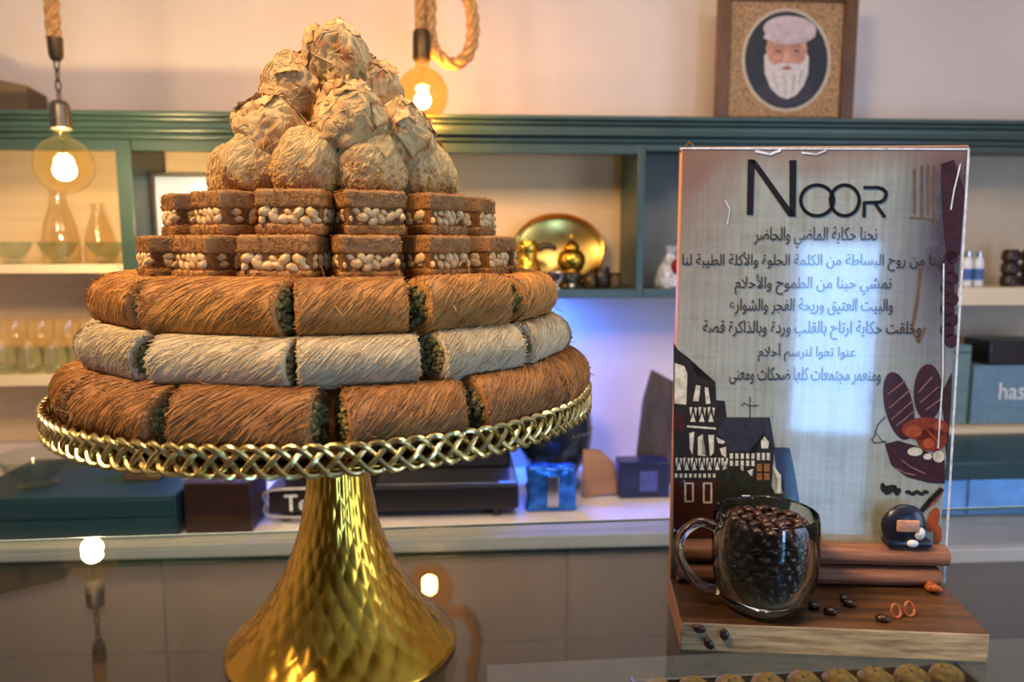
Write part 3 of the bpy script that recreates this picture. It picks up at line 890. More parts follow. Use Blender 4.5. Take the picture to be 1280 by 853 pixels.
flat_obj('printed_pod', pod+[[(1176, 205), (1192, 200), (1206, 240), (1200, 318), (1184, 330), (1178, 260)]], M['ink_plum'], 0.0004)
flat_obj('printed_fork', stroke([(1143, 212), (1143, 268)], 2.2)+stroke([(1152, 208), (1152, 272)], 2.2)+stroke([(1160, 206), (1160, 268)], 2.2)+stroke([(1168, 208), (1168, 280)], 2.2)+stroke([(1138, 272), (1168, 274)], 2), M['ink_lightbrown'], 0.0004)
flat_obj('printed_ladle', stroke([(1152, 330), (1146, 380), (1140, 412), (1148, 428), (1156, 410)], 3), M['ink_lightbrown'], 0.0004)
flat_obj('printed_border_figures', stroke([(1150, 640), (1168, 626), (1178, 612)], 5)+[oval(1166, 650, 7, 16, 0.3), oval(1172, 668, 5, 12)], M['ink_rust'], 0.0004)
flat_obj('printed_twig', stroke([(1152, 638), (1162, 626), (1176, 612)], 6), M['ink_black'], 0.0006)
flat_obj('white_margin', stroke([(1210.5, 187), (1180, 728)], 3)+stroke([(850, 185.5), (1211, 186.5)], 2.2), M['ink_white'], 0.0006)
for pts_, w_ in (([(1200, 205), (1192, 238), (1188, 262)], 2), ([(944, 189), (962, 193), (975, 188)], 3), ([(1002, 191), (1020, 193), (1032, 188)], 2.4), ([(906, 250), (912, 262), (909, 280)], 1.4), ([(1179, 330), (1178, 470), (1172, 560)], 2)):
    flat_obj('worn_scratch', stroke(pts_, w_), M['ink_white'], 0.0007)
bm = bm_new()
p0, p1, p2 = spx(850, 190), spx(863, 176), spx(876, 188)
tube(bm, [(p0[0], 0.004, p0[1]), (p1[0], 0.004, p1[1]), (p2[0], 0.004, p2[1])], 0.0007, 6)
build('hanging_wire', bm, M['brass'], sign)
# shelf board in front of the plaque
def base_local(px, py, z=0.0):
    d = ray(px, py); o = Vector((0, 0, ZC)); t = (GZ+z-ZC)/d.z; p = o+d*t
    return (p-SO).dot(SUX), (p-SO).dot(SUX.cross(Vector((0, 0, -1))))
fl, fr = base_local(850, 815), base_local(1235, 831)
bm = bm_new()
yb = -0.0003
cs = [(0.0-0.002, yb), (fl[0], fl[1] if fl[1] < 0 else -fl[1]), (fr[0], fr[1] if fr[1] < 0 else -fr[1]), (SWD+0.002, yb)]
lo = [bm.verts.new((x, y, 0.0008)) for x, y in cs]; hi = [bm.verts.new((x, y, BT)) for x, y in cs]
bm.faces.new(lo); bm.faces.new(list(reversed(hi)))
for i in range(4):
    j = (i+1) % 4
    bm.faces.new((lo[j], lo[i], hi[i], hi[j]))
bmesh.ops.recalc_face_normals(bm, faces=bm.faces[:])
bmesh.ops.bevel(bm, geom=bm.edges[:], offset=0.0012, segments=2, affect='EDGES', profile=0.5)
bm.normal_update()
for f in bm.faces:
    f.material_index = 1 if f.normal.y < -0.6 else 2 if f.normal.x < -0.6 else 0
build('shelf_board', bm, [M['basewood'], M['rawwood'], M['sidewood']], sign)
SBZ = GZ+BT
def on_shelf(px, py, h=0.0):
    d = ray(px, py); o = Vector((0, 0, ZC)); t = (SBZ+h-ZC)/d.z
    return o+d*t

# cinnamon sticks lying along the plaque
def cinnamon(loc, L, r, label, tilt=0.0):
    bm = bm_new()
    n_ = 30; rows = []
    prof2 = []
    for k in range(n_+1):
        a = -0.5*pi+2*pi*k/n_*1.35
        rr = r*(1-0.30*max(0, k/n_-0.5)*1.2)
        prof2.append((rr*cos(a)*1.0, rr*sin(a)*0.92))
    inner = [(x*0.84, z*0.84) for x, z in reversed(prof2)]
    loop = prof2+inner
    for i in range(25):
        x = -L/2+L*i/24
        wob = 1+0.05*noise.noise(Vector((x*40, r*99, 0)))
        rows.append([bm.verts.new((x+0.0012*noise.noise(Vector((a_*500, b_*500, i))), a_*wob, b_*wob)) for a_, b_ in loop])
    m_ = len(loop)
    for a, b in zip(rows, rows[1:]):
        for k in range(m_): bm.faces.new((a[k], a[(k+1) % m_], b[(k+1) % m_], b[k]))
    for row in (rows[0], rows[-1]):
        for k in range(n_): bm.faces.new((row[k], row[k+1], row[m_-2-k], row[m_-1-k]))
    bmesh.ops.recalc_face_normals(bm, faces=bm.faces[:])
    o = build('cinnamon_stick', bm, M['bark'])
    o.location = loc; o.rotation_euler = (0, tilt, SA)
    return tag(o, label, 'cinnamon stick', 'cinnamon sticks on the sign shelf')
CR = 0.0082
mid = SO+SUX*(SWD*0.495)
cinnamon(Vector((mid.x, mid.y, SBZ+CR*0.95))+SNV*(CR+0.001), SWD*0.955, CR, 'lower cinnamon stick of the pair lying along the foot of the sign')
cinnamon(Vector((mid.x, mid.y, SBZ+CR*2.95))+SNV*(CR+0.0008)+SUX*0.002, SWD*0.985, CR*1.08, 'upper cinnamon stick of the pair lying along the foot of the sign')
# small dark painted pebble standing on the sticks
pb = thing('painted_pebble', 'small dark navy painted pebble with a tan patch resting on the upper cinnamon stick', 'ornament', tuple(SO+SUX*(spx(1123, 650)[0]-0.0005)+SNV*0.0105+Vector((0, 0, SBZ+CR*3.98))), SA)
M['navy'] = mat('navy_paint', (26, 30, 48), 0.3, var=0.25, vscale=120)
M['tanpatch'] = mat('tan_paint', (196, 146, 110), 0.5, var=0.12, vscale=150)
bm = bm_new(); ellip(bm, (0, 0, 0.0155), 0.0165, 0.0075, 0.0165, 4, fn=lambda p: 1+0.05*noise.noise(p*1.5))
box(bm, -0.014, 0.019, -0.007, 0.007, 0.0, 0.006, 0.002, 2); build('pebble_body', bm, M['navy'], pb)
bm = bm_new(); box(bm, -0.009, 0.0075, -0.0095, -0.0066, 0.0135, 0.0225, 0.0012, 2); build('tan_patch', bm, M['tanpatch'], pb)
bm = bm_new(); ellip(bm, (0.0085, -0.0075, 0.012), 0.004, 0.002, 0.005, 2); ellip(bm, (0.004, -0.0068, 0.004), 0.0045, 0.0018, 0.003, 2); build('white_mark', bm, M['ink_white'], pb)

# glass cup of coffee beans
cc = on_shelf(953, 759)
cup = thing('glass_cup', 'double-walled clear glass cup filled with roasted coffee beans on the sign shelf', 'cup', tuple(cc), 0)
CH, CRR = 0.0700, 0.0338
cup.scale = (1.09, 1.09, 1.03)
bm = bm_new()
outer = [(0, 0.0006), (0.014, 0.0), (0.0195, 0.0012), (0.026, 0.006), (0.0305, 0.014), (0.0330, 0.026), (CRR, 0.040), (CRR, 0.055), (0.0330, 0.066), (0.0322, 0.0695), (0.0312, CH)]
inn = [(0.0300, 0.0690), (0.0292, 0.064), (0.0290, 0.050), (0.0280, 0.032), (0.0255, 0.020), (0.021, 0.0125), (0.012, 0.0095), (0, 0.009)]
lathe(bm, outer+inn, 64)
build('cup_wall', bm, M['solidglass'], cup)
bm = bm_new()
hp = smoothpath([(-0.0325, 0, 0.058), (-0.044, -0.002, 0.0625), (-0.0555, -0.004, 0.054), (-0.0575, -0.005, 0.040), (-0.050, -0.004, 0.026), (-0.040, -0.002, 0.016), (-0.0300, 0, 0.0125)], 7)
tube(bm, hp, 0.0034, 12); build('handle', bm, M['solidglass'], cup)
def bean_mesh():
    bm = bm_new()
    def fn(p):
        g = 1.0
        if p.z > 0.2 and abs(p.y) < 0.16: g = 0.80+0.2*abs(p.y)/0.16
        return g
    ellip(bm, (0, 0, 0), 0.0048, 0.0034, 0.0026, 3, fn=fn)
    me = bpy.data.meshes.new('coffee_bean'); bm.to_mesh(me); bm.free(); me.materials.append(M['bean'])
    for p in me.polygons: p.use_smooth = True
    return me
BEAN = bean_mesh()
def bean(loc, rot, label, group, s=1.0):
    o = link('coffee_bean', BEAN); o.location = loc; o.rotation_euler = rot; o.scale = (s, s, s)
    return tag(o, label, 'coffee bean', group)
br = random.Random(5)
def inr(z):
    tab = [(0.0095, 0.012), (0.0125, 0.021), (0.020, 0.0255), (0.032, 0.028), (0.050, 0.029), (0.064, 0.0292)]
    for (z0_, r0_), (z1_, r1_) in zip(tab, tab[1:]):
        if z <= z1_: return r0_+(r1_-r0_)*max(0, z-z0_)/(z1_-z0_)
    return 0.029
for j in range(9):
    z = 0.0170+j*0.0058
    rr = (inr(z)-0.0038)*1.07
    n_ = int(2*pi*rr/0.0092)
    for i in range(n_):
        a = 2*pi*(i+0.5*(j % 2))/n_
        bean((cc.x+rr*cos(a), cc.y+rr*sin(a), cc.z+z), (br.uniform(-.4, .4)+pi/2, br.uniform(-.4, .4), a+pi/2+br.uniform(-.3, .3)), 'roasted coffee bean heaped inside the glass cup', 'coffee beans in the glass cup', 0.92)
for k, (rr, n_) in enumerate(((0.0225, 14), (0.0135, 9), (0.0045, 3))):
    for i in range(n_):
        a = 2*pi*i/n_+k
        bean((cc.x+rr*cos(a), cc.y+rr*sin(a), cc.z+0.0650+br.uniform(-.001, .0015)), (br.uniform(-.3, .3)+(pi if i % 2 else 0), br.uniform(-.3, .3), br.uniform(0, 6)), 'roasted coffee bean heaped inside the glass cup', 'coffee beans in the glass cup', 0.98)
for px, py, rz, lab in ((1018, 757, 0.3, 'coffee bean on the sign shelf, nearest to the foot of the glass cup'), (1038, 764, -0.4, 'coffee bean on the sign shelf, in front of the pair of dark beans'), (1056, 747, 0.9, 'coffee bean on the sign shelf, close to the cinnamon sticks'), (1062, 754, -.5, 'coffee bean on the sign shelf beside the one near the cinnamon'), (1103, 773, -0.3, 'coffee bean on the sign shelf, left of the orange rings')):
    p = on_shelf(px, py, 0.0025)
    bean((p.x, p.y, SBZ+0.0026), (0, 0, rz), lab, 'loose coffee beans on the sign shelf')
# beans stuck to the raw front face of the shelf
fdir = (Vector((cs[2][0]-cs[1][0], cs[2][1]-cs[1][1], 0))).normalized()
for px, py, ang, lab in ((873, 787, 0.2, 'coffee bean glued to the left end of the raw shelf edge'), (905, 794, 1.4, 'coffee bean glued to the raw shelf edge, right of the other two'), (886, 805, 0.9, 'coffee bean glued low on the raw shelf edge between two others')):
    fx = fl[0]+(px-850)/(1235-850)*(fr[0]-fl[0]); fy = cs[1][1]+(px-850)/(1235-850)*(cs[2][1]-cs[1][1])
    zz = BT*(1-(py-781-(px-850)*0.043)/35.0)
    w_ = SO+SUX*fx-SNV*fy+Vector((0, 0, GZ+min(BT-0.003, max(0.004, zz))))
    bean((w_.x+SNV.x*0.0022, w_.y+SNV.y*0.0022, w_.z), (pi/2, ang, SA), lab, 'coffee beans glued to the shelf edge', 0.9)
for px, py, s, lab in ((1121, 768, 1.0, 'dried orange peel ring on the sign shelf, left of its twin'), (1138, 766, 1.05, 'dried orange peel ring on the sign shelf, right of its twin')):
    p = on_shelf(px, py+6)
    bm = bm_new(); tube(bm, [(0.0036*s*cos(2*pi*i/24), 0.0006*sin(4*pi*i/24), 0.0050*s+0.0045*s*sin(2*pi*i/24)) for i in range(24)], 0.0010, 8, closed=True)
    o = build('orange_peel_ring', bm, M['orangepeel'], loc=(p.x, p.y, SBZ+0.0004)); tag(o, lab, 'dried orange', 'orange rings on the sign shelf'); o.rotation_euler = (-0.35, 0, 0.2)
p = on_shelf(1166, 741)
bm = bm_new()
for i in range(7):
    a = i*0.9
    ellip(bm, (0.0045*cos(a)*(0.3+0.1*i), 0.003*sin(a), 0.0035+0.0006*(i % 3)), 0.0034, 0.0026, 0.0030, 2)
o = build('dried_bud', bm, M['orangepeel'], loc=(p.x, p.y, SBZ)); tag(o, 'orange-brown dried bud in the back right corner of the sign shelf', 'dried flower')

# tray of pastries inside the case, under the sign
def case_pt(px, py, z):
    d = ray(px, py); t = (z-ZC)/d.z; return Vector((0, 0, ZC))+d*t
DZ = GZ-0.12
CXV = Vector((cos(CPSI), sin(CPSI), 0)); CNV = Vector((sin(CPSI), -cos(CPSI), 0))
def case_local(p): q = p-CO; return q.dot(CXV), -q.dot(CNV)
ta = case_local(case_pt(1192, 823, DZ+0.02)); tb = case_local(case_pt(790, 852, DZ+0.02))
tx1, ty1, tx0 = ta[0], ta[1], tb[0]
tray = thing('pastry_tray', 'silver tray of pastries inside the glass case under the sign', 'tray', tuple(CO+CXV*((tx0+tx1)/2)-CNV*ty1+Vector((0, 0, DZ))), CPSI)
hw = (tx1-tx0)/2
bm = bm_new()
box(bm, -hw, hw, -0.19, 0.0, 0.0002, 0.003, 0.001)
box(bm, -hw, hw, -0.003, 0.0, 0.0, 0.016, 0.001); box(bm, -hw, -hw+0.003, -0.19, 0, 0, 0.02, 0.001); box(bm, hw-0.003, hw, -0.19, 0, 0, 0.02, 0.001); box(bm, -hw, hw, -0.19, -0.187, 0, 0.02, 0.001)
build('tray_body', bm, M['steel'], tray)
bm = bm_new()
ellip(bm, (0, 0, 0.011), 0.0155, 0.0145, 0.011, 4, fn=lambda p: 1+0.08*noise.noise(p*2.2)+0.03*noise.noise(p*7))
mround = bpy.data.meshes.new('round_pastry'); bm.to_mesh(mround); bm.free(); mround.materials.append(mat('golden_baked_dough', (206, 152, 76), 0.55, var=0.25, vscale=160, bump=0.5))
for p in mround.polygons: p.use_smooth = True
bm = bm_new()
for _ in range(9):
    a = rnd.uniform(0, 6.28); q = 0.005*sqrt(rnd.random()); ellip(bm, (q*cos(a), q*sin(a), 0.0205), 0.0022, 0.0018, 0.0016, 1)
mtop = bpy.data.meshes.new('pistachio_topping'); bm.to_mesh(mtop); bm.free(); mtop.materials.append(M['pistachio'])
nT = max(3, int(2*hw/0.034))
for r_ in range(2):
    for i in range(nT):
        x = -hw+0.02+(2*hw-0.04)*i/(nT-1); y = -0.0195-r_*0.033
        w_ = CO+CXV*((tx0+tx1)/2+x)-CNV*(ty1+y)
        last = 'rightmost' if i == nT-1 else 'leftmost' if i == 0 else ORD[min(7, i)]+' from the left'
        o = thing('round_pastry', f'round golden pastry in the {"back" if r_ == 0 else "front"} row of the case tray, {last}', 'pastry', (w_.x, w_.y, DZ+0.003), rnd.uniform(0, 6), 'round pastries on the tray in the case')
        link('pastry_body', mround, o); link('nut_topping', mtop, o)

# ------------------------------------------------------------------ back counter and cabinets
KZ = 0.85
koff = 0.61
sL, sM, sR = -2.55, wpx(985, 690, koff)[0], 2.4
bm = bm_new(); box(bm, sL, sM, -koff, -0.001, KZ-0.035, KZ, 0.004)
tag(build('worktop', bm, M['marble'], loc=WO, rz=PSI), 'white worktop of the back counter running behind the cake stand', 'worktop')
koff2 = 0.76
bm = bm_new(); box(bm, sM+0.002, sR, -koff2, -0.001, KZ-0.035, KZ, 0.004)
tag(build('worktop', bm, M['marble'], loc=WO, rz=PSI), 'deeper white worktop at the right end of the back counter', 'worktop')
edges_ = [sL]+[wpx(x, 760, koff-0.02)[0] for x in (-60, 205, 420, 708)]+[sM]
for i, (a, b) in enumerate(zip(edges_, edges_[1:])):
    lab = ['base cabinet furthest left under the back counter', 'taupe base cabinet under the back counter at the left, near the hanging rope reflection', 'taupe base cabinet under the back counter, behind the left of the gold pedestal', 'taupe base cabinet under the back counter, right of the gold pedestal', 'taupe base cabinet under the back counter, left of the sign'][i]
    o = thing('base_cabinet', lab, 'cabinet', tuple(wl((a+b)/2, koff-0.04, 0)), PSI, 'base cabinets of the back counter')
    h = (b-a)/2
    bm = bm_new(); box(bm, -h+.001, h-.001, 0, koff-0.06, 0.0, KZ-0.036, 0.002); build('cabinet_body', bm, M['taupe'], o)
    bm = bm_new(); box(bm, -h+.003, h-.003, -0.018, -0.001, 0.56, KZ-0.042, 0.002); d_ = build('drawer', bm, M['taupe'], o)
    bm = bm_new(); box(bm, -h+.003, h-.003, -0.018, -0.001, 0.06, 0.556, 0.002); d_ = build('door', bm, M['taupe'], o)
o = thing('base_cabinet', 'taupe base cabinet right of the sign under the deeper worktop', 'cabinet', tuple(wl((sM+sR)/2, koff2-0.04, 0)), PSI, 'base cabinets of the back counter')
h = (sR-sM)/2-0.002
bm = bm_new(); box(bm, -h, h, 0, koff2-0.06, 0, KZ-0.036, 0.002); build('cabinet_body', bm, M['taupe'], o)
bm = bm_new(); box(bm, -h+.003, h-.003, -0.018, -0.001, 0.06, KZ-0.042, 0.002); build('door', bm, M['taupe'], o)

# ------------------------------------------------------------------ wall shelves
FO = 0.25                       # depth of the shelf units
def unit(name, label, px0, px1):
    s0 = wpx(px0, 300, FO)[0]; s1 = wpx(px1, 300, FO)[0]
    return s0, s1
zc0 = wpx(640, 143, 0.30)[1]; zc1 = wpx(640, 176, 0.28)[1]
hC = zc0-zc1
bm = bm_new()
for (za, zb, of) in ((0.82, 1.0, 0.30), (0.66, 0.82, 0.285), (0.36, 0.66, 0.272), (0.22, 0.36, 0.285), (0.0, 0.22, 0.262)):
    box(bm, -2.55, 2.4, -of, -0.001, zc1+hC*za, zc1+hC*zb, 0.004, 2)
tag(build('crown_shelf', bm, M['teal'], loc=WO, rz=PSI), 'teal moulded top board running along the wall above all the shelves', 'shelf')
TOPZ = zc1-0.0005
def shelf_unit(label, s0, s1, zbot, boards, posts, back, backz=None, t=0.02, edge='teal', front=None, head=0.02):
    c = (s0+s1)/2
    o = thing('shelf_unit', label, 'shelf unit', tuple(wl(c, 0, zbot)), PSI)
    def pt(name, m, x0, x1, y0, y1, z0_, z1_, bev=0.002):
        bm = bm_new(); box(bm, x0-c, x1-c, -y1, -y0, z0_-zbot, z1_-zbot, bev); return build(name, bm, m, o)
    pt('back_panel', M[back], s0+0.001, s1-0.001, 0.001, 0.012, zbot, TOPZ, 0.0)
    for p in posts: pt('side_panel', M['teal'], p, p+t, 0.012, FO, zbot, TOPZ)
    for (z0_, z1_, m) in boards: pt('shelf_board', M[m], s0+0.0005, s1-0.0005, 0.012, FO-0.004, z0_, z1_)
    if head: pt('header_rail', M['teal'], s0, s1, FO-0.03, FO-0.001, TOPZ-head, TOPZ)
    return o
sa0, sa1 = -2.5, wpx(170, 300, FO)[0]
tpost = wpx(170, 300, FO)[0]-wpx(151, 300, FO)[0]
zA1a, zA1b = wpx(80, 342, FO)[1], wpx(80, 331, FO)[1]
zA2a, zA2b = wpx(60, 483, FO)[1], wpx(60, 470, FO)[1]
zAb = wpx(60, 592, FO)[1]
shelf_unit('left wall shelf unit with a pale back and clear glassware, behind the left bulb', sa0, sa1, wpx(100, 622, 0.56)[1]+0.008, [(zA2a, zA2b, 'shelfwood'), (zA1a, zA1b, 'shelfwood')], [sa1-tpost, sa0], 'backwood', t=tpost, head=wpx(80, 168, FO)[1]*0+0.03)
sb0, sb1 = sa1+0.001, wpx(805, 300, FO)[0]
zB1a, zB1b = wpx(740, 373, FO)[1], wpx(740, 362, FO)[1]
shelf_unit('middle wall shelf unit holding the gold tray, behind the pastry pile', sb0, sb1, zB1a, [(zB1a, zB1b, 'teal')], [sb1-0.022], 'backwood', t=0.022, head=0.03)
sc0, sc1 = sb1+0.001, wpx(1010, 300, FO)[0]
shelf_unit('narrow grey-backed wall shelf unit behind the left edge of the sign', sc0, sc1, zB1a, [(zB1a, zB1b, 'teal')], [sc1-0.02], 'grey_board', head=0.02)
sd0, sd1 = sc1+0.001, 2.35
zD1a, zD1b = wpx(1240, 382, FO)[1], wpx(1240, 360, FO)[1]
zD2a, zD2b = wpx(1240, 556, FO)[1], wpx(1240, 536, FO)[1]
shelf_unit('right wall shelf unit with beige back and blue cartons, right of the sign', sd0, sd1, zD2a, [(zD1a, zD1b, 'shelfwood'), (zD2a, zD2b, 'shelfwood')], [sd1-0.02], 'beige_board', head=0.012)
# added blue strip light, unseen under the shelf, to tint wall and counter
fill_strip = thing('added_blue_strip', 'slim added blue fill light, unseen under the middle wall shelf', 'light strip', tuple(wl((sb0+sb1)/2+0.05, 0.16, zB1a)), PSI)
bm = bm_new(); box(bm, -0.42, 0.42, -0.012, 0.012, -0.010, -0.0005, 0.002); build('strip_housing', bm, M['steel'], fill_strip)
bm = bm_new(); box(bm, -0.41, 0.41, -0.010, 0.010, -0.0125, -0.0102); build('strip_diffuser', bm, emit('strip_blue_fill', (54, 112, 255), STRIP_FILL*20), fill_strip)

# ------------------------------------------------------------------ pendant lamps
def rope(bm, path, r):
    path = smoothpath(path, 10) if len(path) > 2 else [Vector(path[0]).lerp(Vector(path[1]), i/60) for i in range(61)]
    L = sum((b-a).length for a, b in zip(path, path[1:]))
    for k in range(3):
        pts = []; d = 0; up = Vector((0, 1, 0)); prev = None
        n = max(80, int(L/(r*0.5)))
        cum = [0]
        for a, b in zip(path, path[1:]): cum.append(cum[-1]+(b-a).length)
        j = 0
        for i in range(n+1):
            s = L*i/n
            while j < len(path)-2 and cum[j+1] < s: j += 1
            t = (s-cum[j])/max(1e-9, cum[j+1]-cum[j])
            p = path[j].lerp(path[j+1], t); tg = (path[j+1]-path[j]).normalized()
            up = (up-tg*up.dot(tg)).normalized(); sd_ = tg.cross(up)
            a = s/(r*5.5)*2*pi+k*2*pi/3
            pts.append(p+(up*cos(a)+sd_*sin(a))*r*0.52)
        tube(bm, pts, r*0.52, 7)
def globe(bm, R0, zc, neck, ztop):
    prof = [(neck, ztop), (neck, ztop-0.012)]
    for i in range(3, 33):
        a = pi/2-pi*i/32
        rr = R0*cos(a)
        if rr > neck*0.98 or i > 16: prof.append((max(rr, 0), zc+R0*sin(a)))
    prof[-1] = (0, zc-R0)
    lathe(bm, prof, 48)
def pendant_left():
    D = 1.77
    g = at(80, 207, D)
    o = thing('pendant_lamp', 'rope-hung pendant lamp with a clear glowing globe bulb, at the left edge', 'lamp', (g.x, g.y, g.z), 0)
    X = lambda py: at(80, py, D).z-g.z
    bm = bm_new(); rope(bm, [(-0.002, 0, X(50)), (-0.002, 0, 2.749-g.z)], 0.0168); build('rope', bm, M['rope'], o)
    bm = bm_new(); lathe(bm, [(0, X(76)), (0.010, X(76)), (0.015, X(70)), (0.0165, X(48)), (0.0165, X(47)), (0, X(47))], 24); build('rope_cap', bm, M['bronze'], o)
    n_ = 4; z1, z0_ = X(74), X(127); lh = (z1-z0_)/n_
    for i in range(n_):
        bm = bm_new(); zc = z1-lh*(i+0.5)
        pts = [(0.0055*cos(2*pi*k/20), 0, zc+lh*0.62*sin(2*pi*k/20)) for k in range(20)]
        if i % 2: pts = [(y, x, z) for x, y, z in pts]
        tube(bm, pts, 0.0022, 6, closed=True); build('chain_link', bm, M['iron'], o)
    bm = bm_new(); lathe(bm, [(0, X(125)), (0.013, X(126)), (0.019, X(130)), (0.0205, X(134)), (0.0215, X(150)), (0.0225, X(161)), (0.0195, X(162)), (0, X(162))], 32); build('socket', bm, M['iron'], o)
    bm = bm_new(); globe(bm, 0.0640, 0, 0.0165, X(161)); b = build('globe_bulb', bm, M['bulbglass'], o)
    bm = bm_new(); ellip(bm, (0.001, 0, X(213)), 0.024, 0.020, 0.022, 3); build('filament', bm, M['glow_l'], b)
    bm = bm_new(); tube(bm, [(0, 0, X(161)), (0, 0, X(200))], 0.004, 8); build('filament_stem', bm, M['glass'], b)
def pendant_right():
    D = 2.0
    g = at(528, 118, D)
    o = thing('pendant_lamp', 'rope-hung pendant lamp with an amber globe bulb beside the top of the pastry pile', 'lamp', (g.x, g.y, g.z), 0)
    X = lambda py: at(528, py, D).z-g.z
    k = D/F
    bm = bm_new(); rope(bm, [(-0.004, 0, X(42)), (-0.006, 0, 2.749-g.z)], 0.0130); build('rope', bm, M['rope'], o)
    bm = bm_new(); lathe(bm, [(0, X(38)), (0.019, X(38)), (0.0225, X(42)), (0.0235, X(74)), (0.019, X(77)), (0, X(77))], 32); build('socket', bm, M['bronze'], o)
    bm = bm_new()
    lp = [(0.022, 0.03, 2.749-g.z), (0.022, 0.03, X(-60)), (0.018, 0.03, X(20)), (0.022, 0.03, X(48)), (0.040, 0.03, X(66)), (0.075, 0.03, X(77)), (0.110, 0.03, X(68)), (0.128, 0.03, X(42)), (0.126, 0.03, X(10)), (0.112, 0.03, X(-40)), (0.10, 0.03, 2.749-g.z)]
    rope(bm, lp, 0.0175); build('rope_loop', bm, M['rope'], o)
    bm = bm_new(); globe(bm, 0.0660, 0, 0.0175, X(76)); b = build('globe_bulb', bm, M['amberglass'], o)
    bm = bm_new(); ellip(bm, (0, 0, X(126)), 0.020, 0.018, 0.020, 3); build('filament', bm, M['glow_r'], b)
    bm = bm_new(); tube(bm, [(0, 0, X(76)), (0, 0, X(112))], 0.004, 8); build('filament_stem', bm, M['glass'], b)
pendant_left(); pendant_right()

# ------------------------------------------------------------------ on top of the shelves
zt = zc0+0.0005
po = 0.15
fw0, fz1 = wpx(894, 60, po); fw1, _ = wpx(1067, 60, po); fzt = wpx(980, -13, po)[1]; fzb = zt
fc = (fw0+fw1)/2
pic = thing('framed_portrait', 'framed portrait of a white-bearded person in a white turban standing on the shelf top', 'picture frame', tuple(wl(fc, po, zt)), PSI)
hw, hh = (fw1-fw0)/2, fzt-fzb
M['framewood'] = wood('brown_frame_wood', (78, 46, 18), (120, 78, 36), (30, 30, 8), 0.4)
M['ornate'] = mat('ornate_tan_mat', (150, 116, 78), 0.7, var=0.42, vscale=150)
M['ovaldark'] = mat('dark_portrait_ground', (34, 32, 36), 0.5, var=0.2)
M['skin'] = mat('portrait_skin', (190, 134, 108), 0.6, var=0.12, vscale=60)
M['turban'] = mat('portrait_turban', (196, 176, 176), 0.6, var=0.08, vscale=50)
M['beard'] = mat('portrait_beard', (206, 196, 188), 0.6, var=0.08, vscale=90)
bm = bm_new(); b_ = 0.040
for (x0, x1, z0_, z1_) in ((-hw, -hw+b_, 0, hh), (hw-b_, hw, 0, hh), (-hw+b_, hw-b_, hh-b_*0.9, hh), (-hw+b_, hw-b_, 0, b_*0.6)):
    box(bm, x0, x1, -0.02, 0.0, z0_, z1_, 0.003, 2)
build('frame_moulding', bm, M['framewood'], pic)
bm = bm_new(); box(bm, -hw+0.01, hw-0.01, -0.008, -0.002, 0.01, hh-0.01); build('ornate_mat', bm, M['ornate'], pic)
def ppx(px, py):
    s, z = wpx(px, py, po+0.01); return s-fc, z-zt
def pic_flat(name, polys, m, dep, par=None):
    bm = bm_new()
    for poly in polys:
        vv = [bm.verts.new((ppx(*p)[0], -0.0085-dep, ppx(*p)[1])) for p in poly]
        bm.faces.new(vv)
    bmesh.ops.triangulate(bm, faces=bm.faces[:])
    bm.normal_update()
    for f in bm.faces:
        if f.normal.y > 0: f.normal_flip()
    return build(name, bm, m, par or pic, smooth=False)
pic_flat('oval_border', [oval(983, 75, 56, 65)], M['beige_board'], 0.0005)
ov = pic_flat('oval_picture', [oval(983, 75, 52, 61)], M['ovaldark'], 0.001)
pic_flat('robe', [[(945, 112), (962, 100), (1004, 100), (1018, 110), (1010, 124), (983, 135), (956, 124)]], mat('portrait_robe', (52, 44, 58), 0.6), 0.0015, ov)
pic_flat('beard', [[(955, 70), (962, 62), (1006, 62), (1011, 72), (1010, 92), (1004, 108), (995, 119), (984, 124), (973, 120), (963, 110), (956, 92)]], M['beard'], 0.002, ov)
pic_flat('beard_shade', stroke([(966, 92), (972, 112)], 2)+stroke([(980, 94), (982, 119)], 2)+stroke([(993, 94), (990, 115)], 2)+stroke([(1003, 88), (998, 106)], 2), mat('portrait_grey_hair', (172, 160, 156), 0.6), 0.0022, ov)
pic_flat('face', [[(960, 48), (1006, 48), (1009, 62), (1005, 76), (996, 83), (983, 85), (970, 83), (961, 76), (957, 62)]], M['skin'], 0.0025, ov)
pic_flat('nose', [[(981, 60), (986, 60), (989, 77), (978, 77)]], mat('portrait_nose', (206, 152, 124), 0.6), 0.0028, ov)
pic_flat('turban', [[(p[0], p[1]) for p in oval(987, 37, 33, 17, 0.04)]], M['turban'], 0.003, ov)
pic_flat('turban_fold', stroke([(956, 46), (972, 52), (990, 53), (1008, 50), (1017, 44)], 5), M['turban'], 0.0034, ov)
pic_flat('eyes', [oval(973, 64, 4, 1.4), oval(995, 64, 4, 1.4)], mat('portrait_dark_feature', (70, 44, 36), 0.6), 0.0032, ov)
pic_flat('brows', stroke([(966, 60), (973, 57), (979, 59)], 2)+stroke([(989, 59), (995, 57), (1002, 60)], 2), mat('portrait_brow', (150, 120, 104), 0.6), 0.0033, ov)
pic_flat('mouth', [oval(983, 86, 6, 1.5)], mat('portrait_mouth', (140, 80, 66), 0.6), 0.0032, ov)
pic_flat('moustache', [oval(974, 82, 10, 2.6, -0.2), oval(993, 82, 10, 2.6, 0.2)], M['beard'], 0.0029, ov)

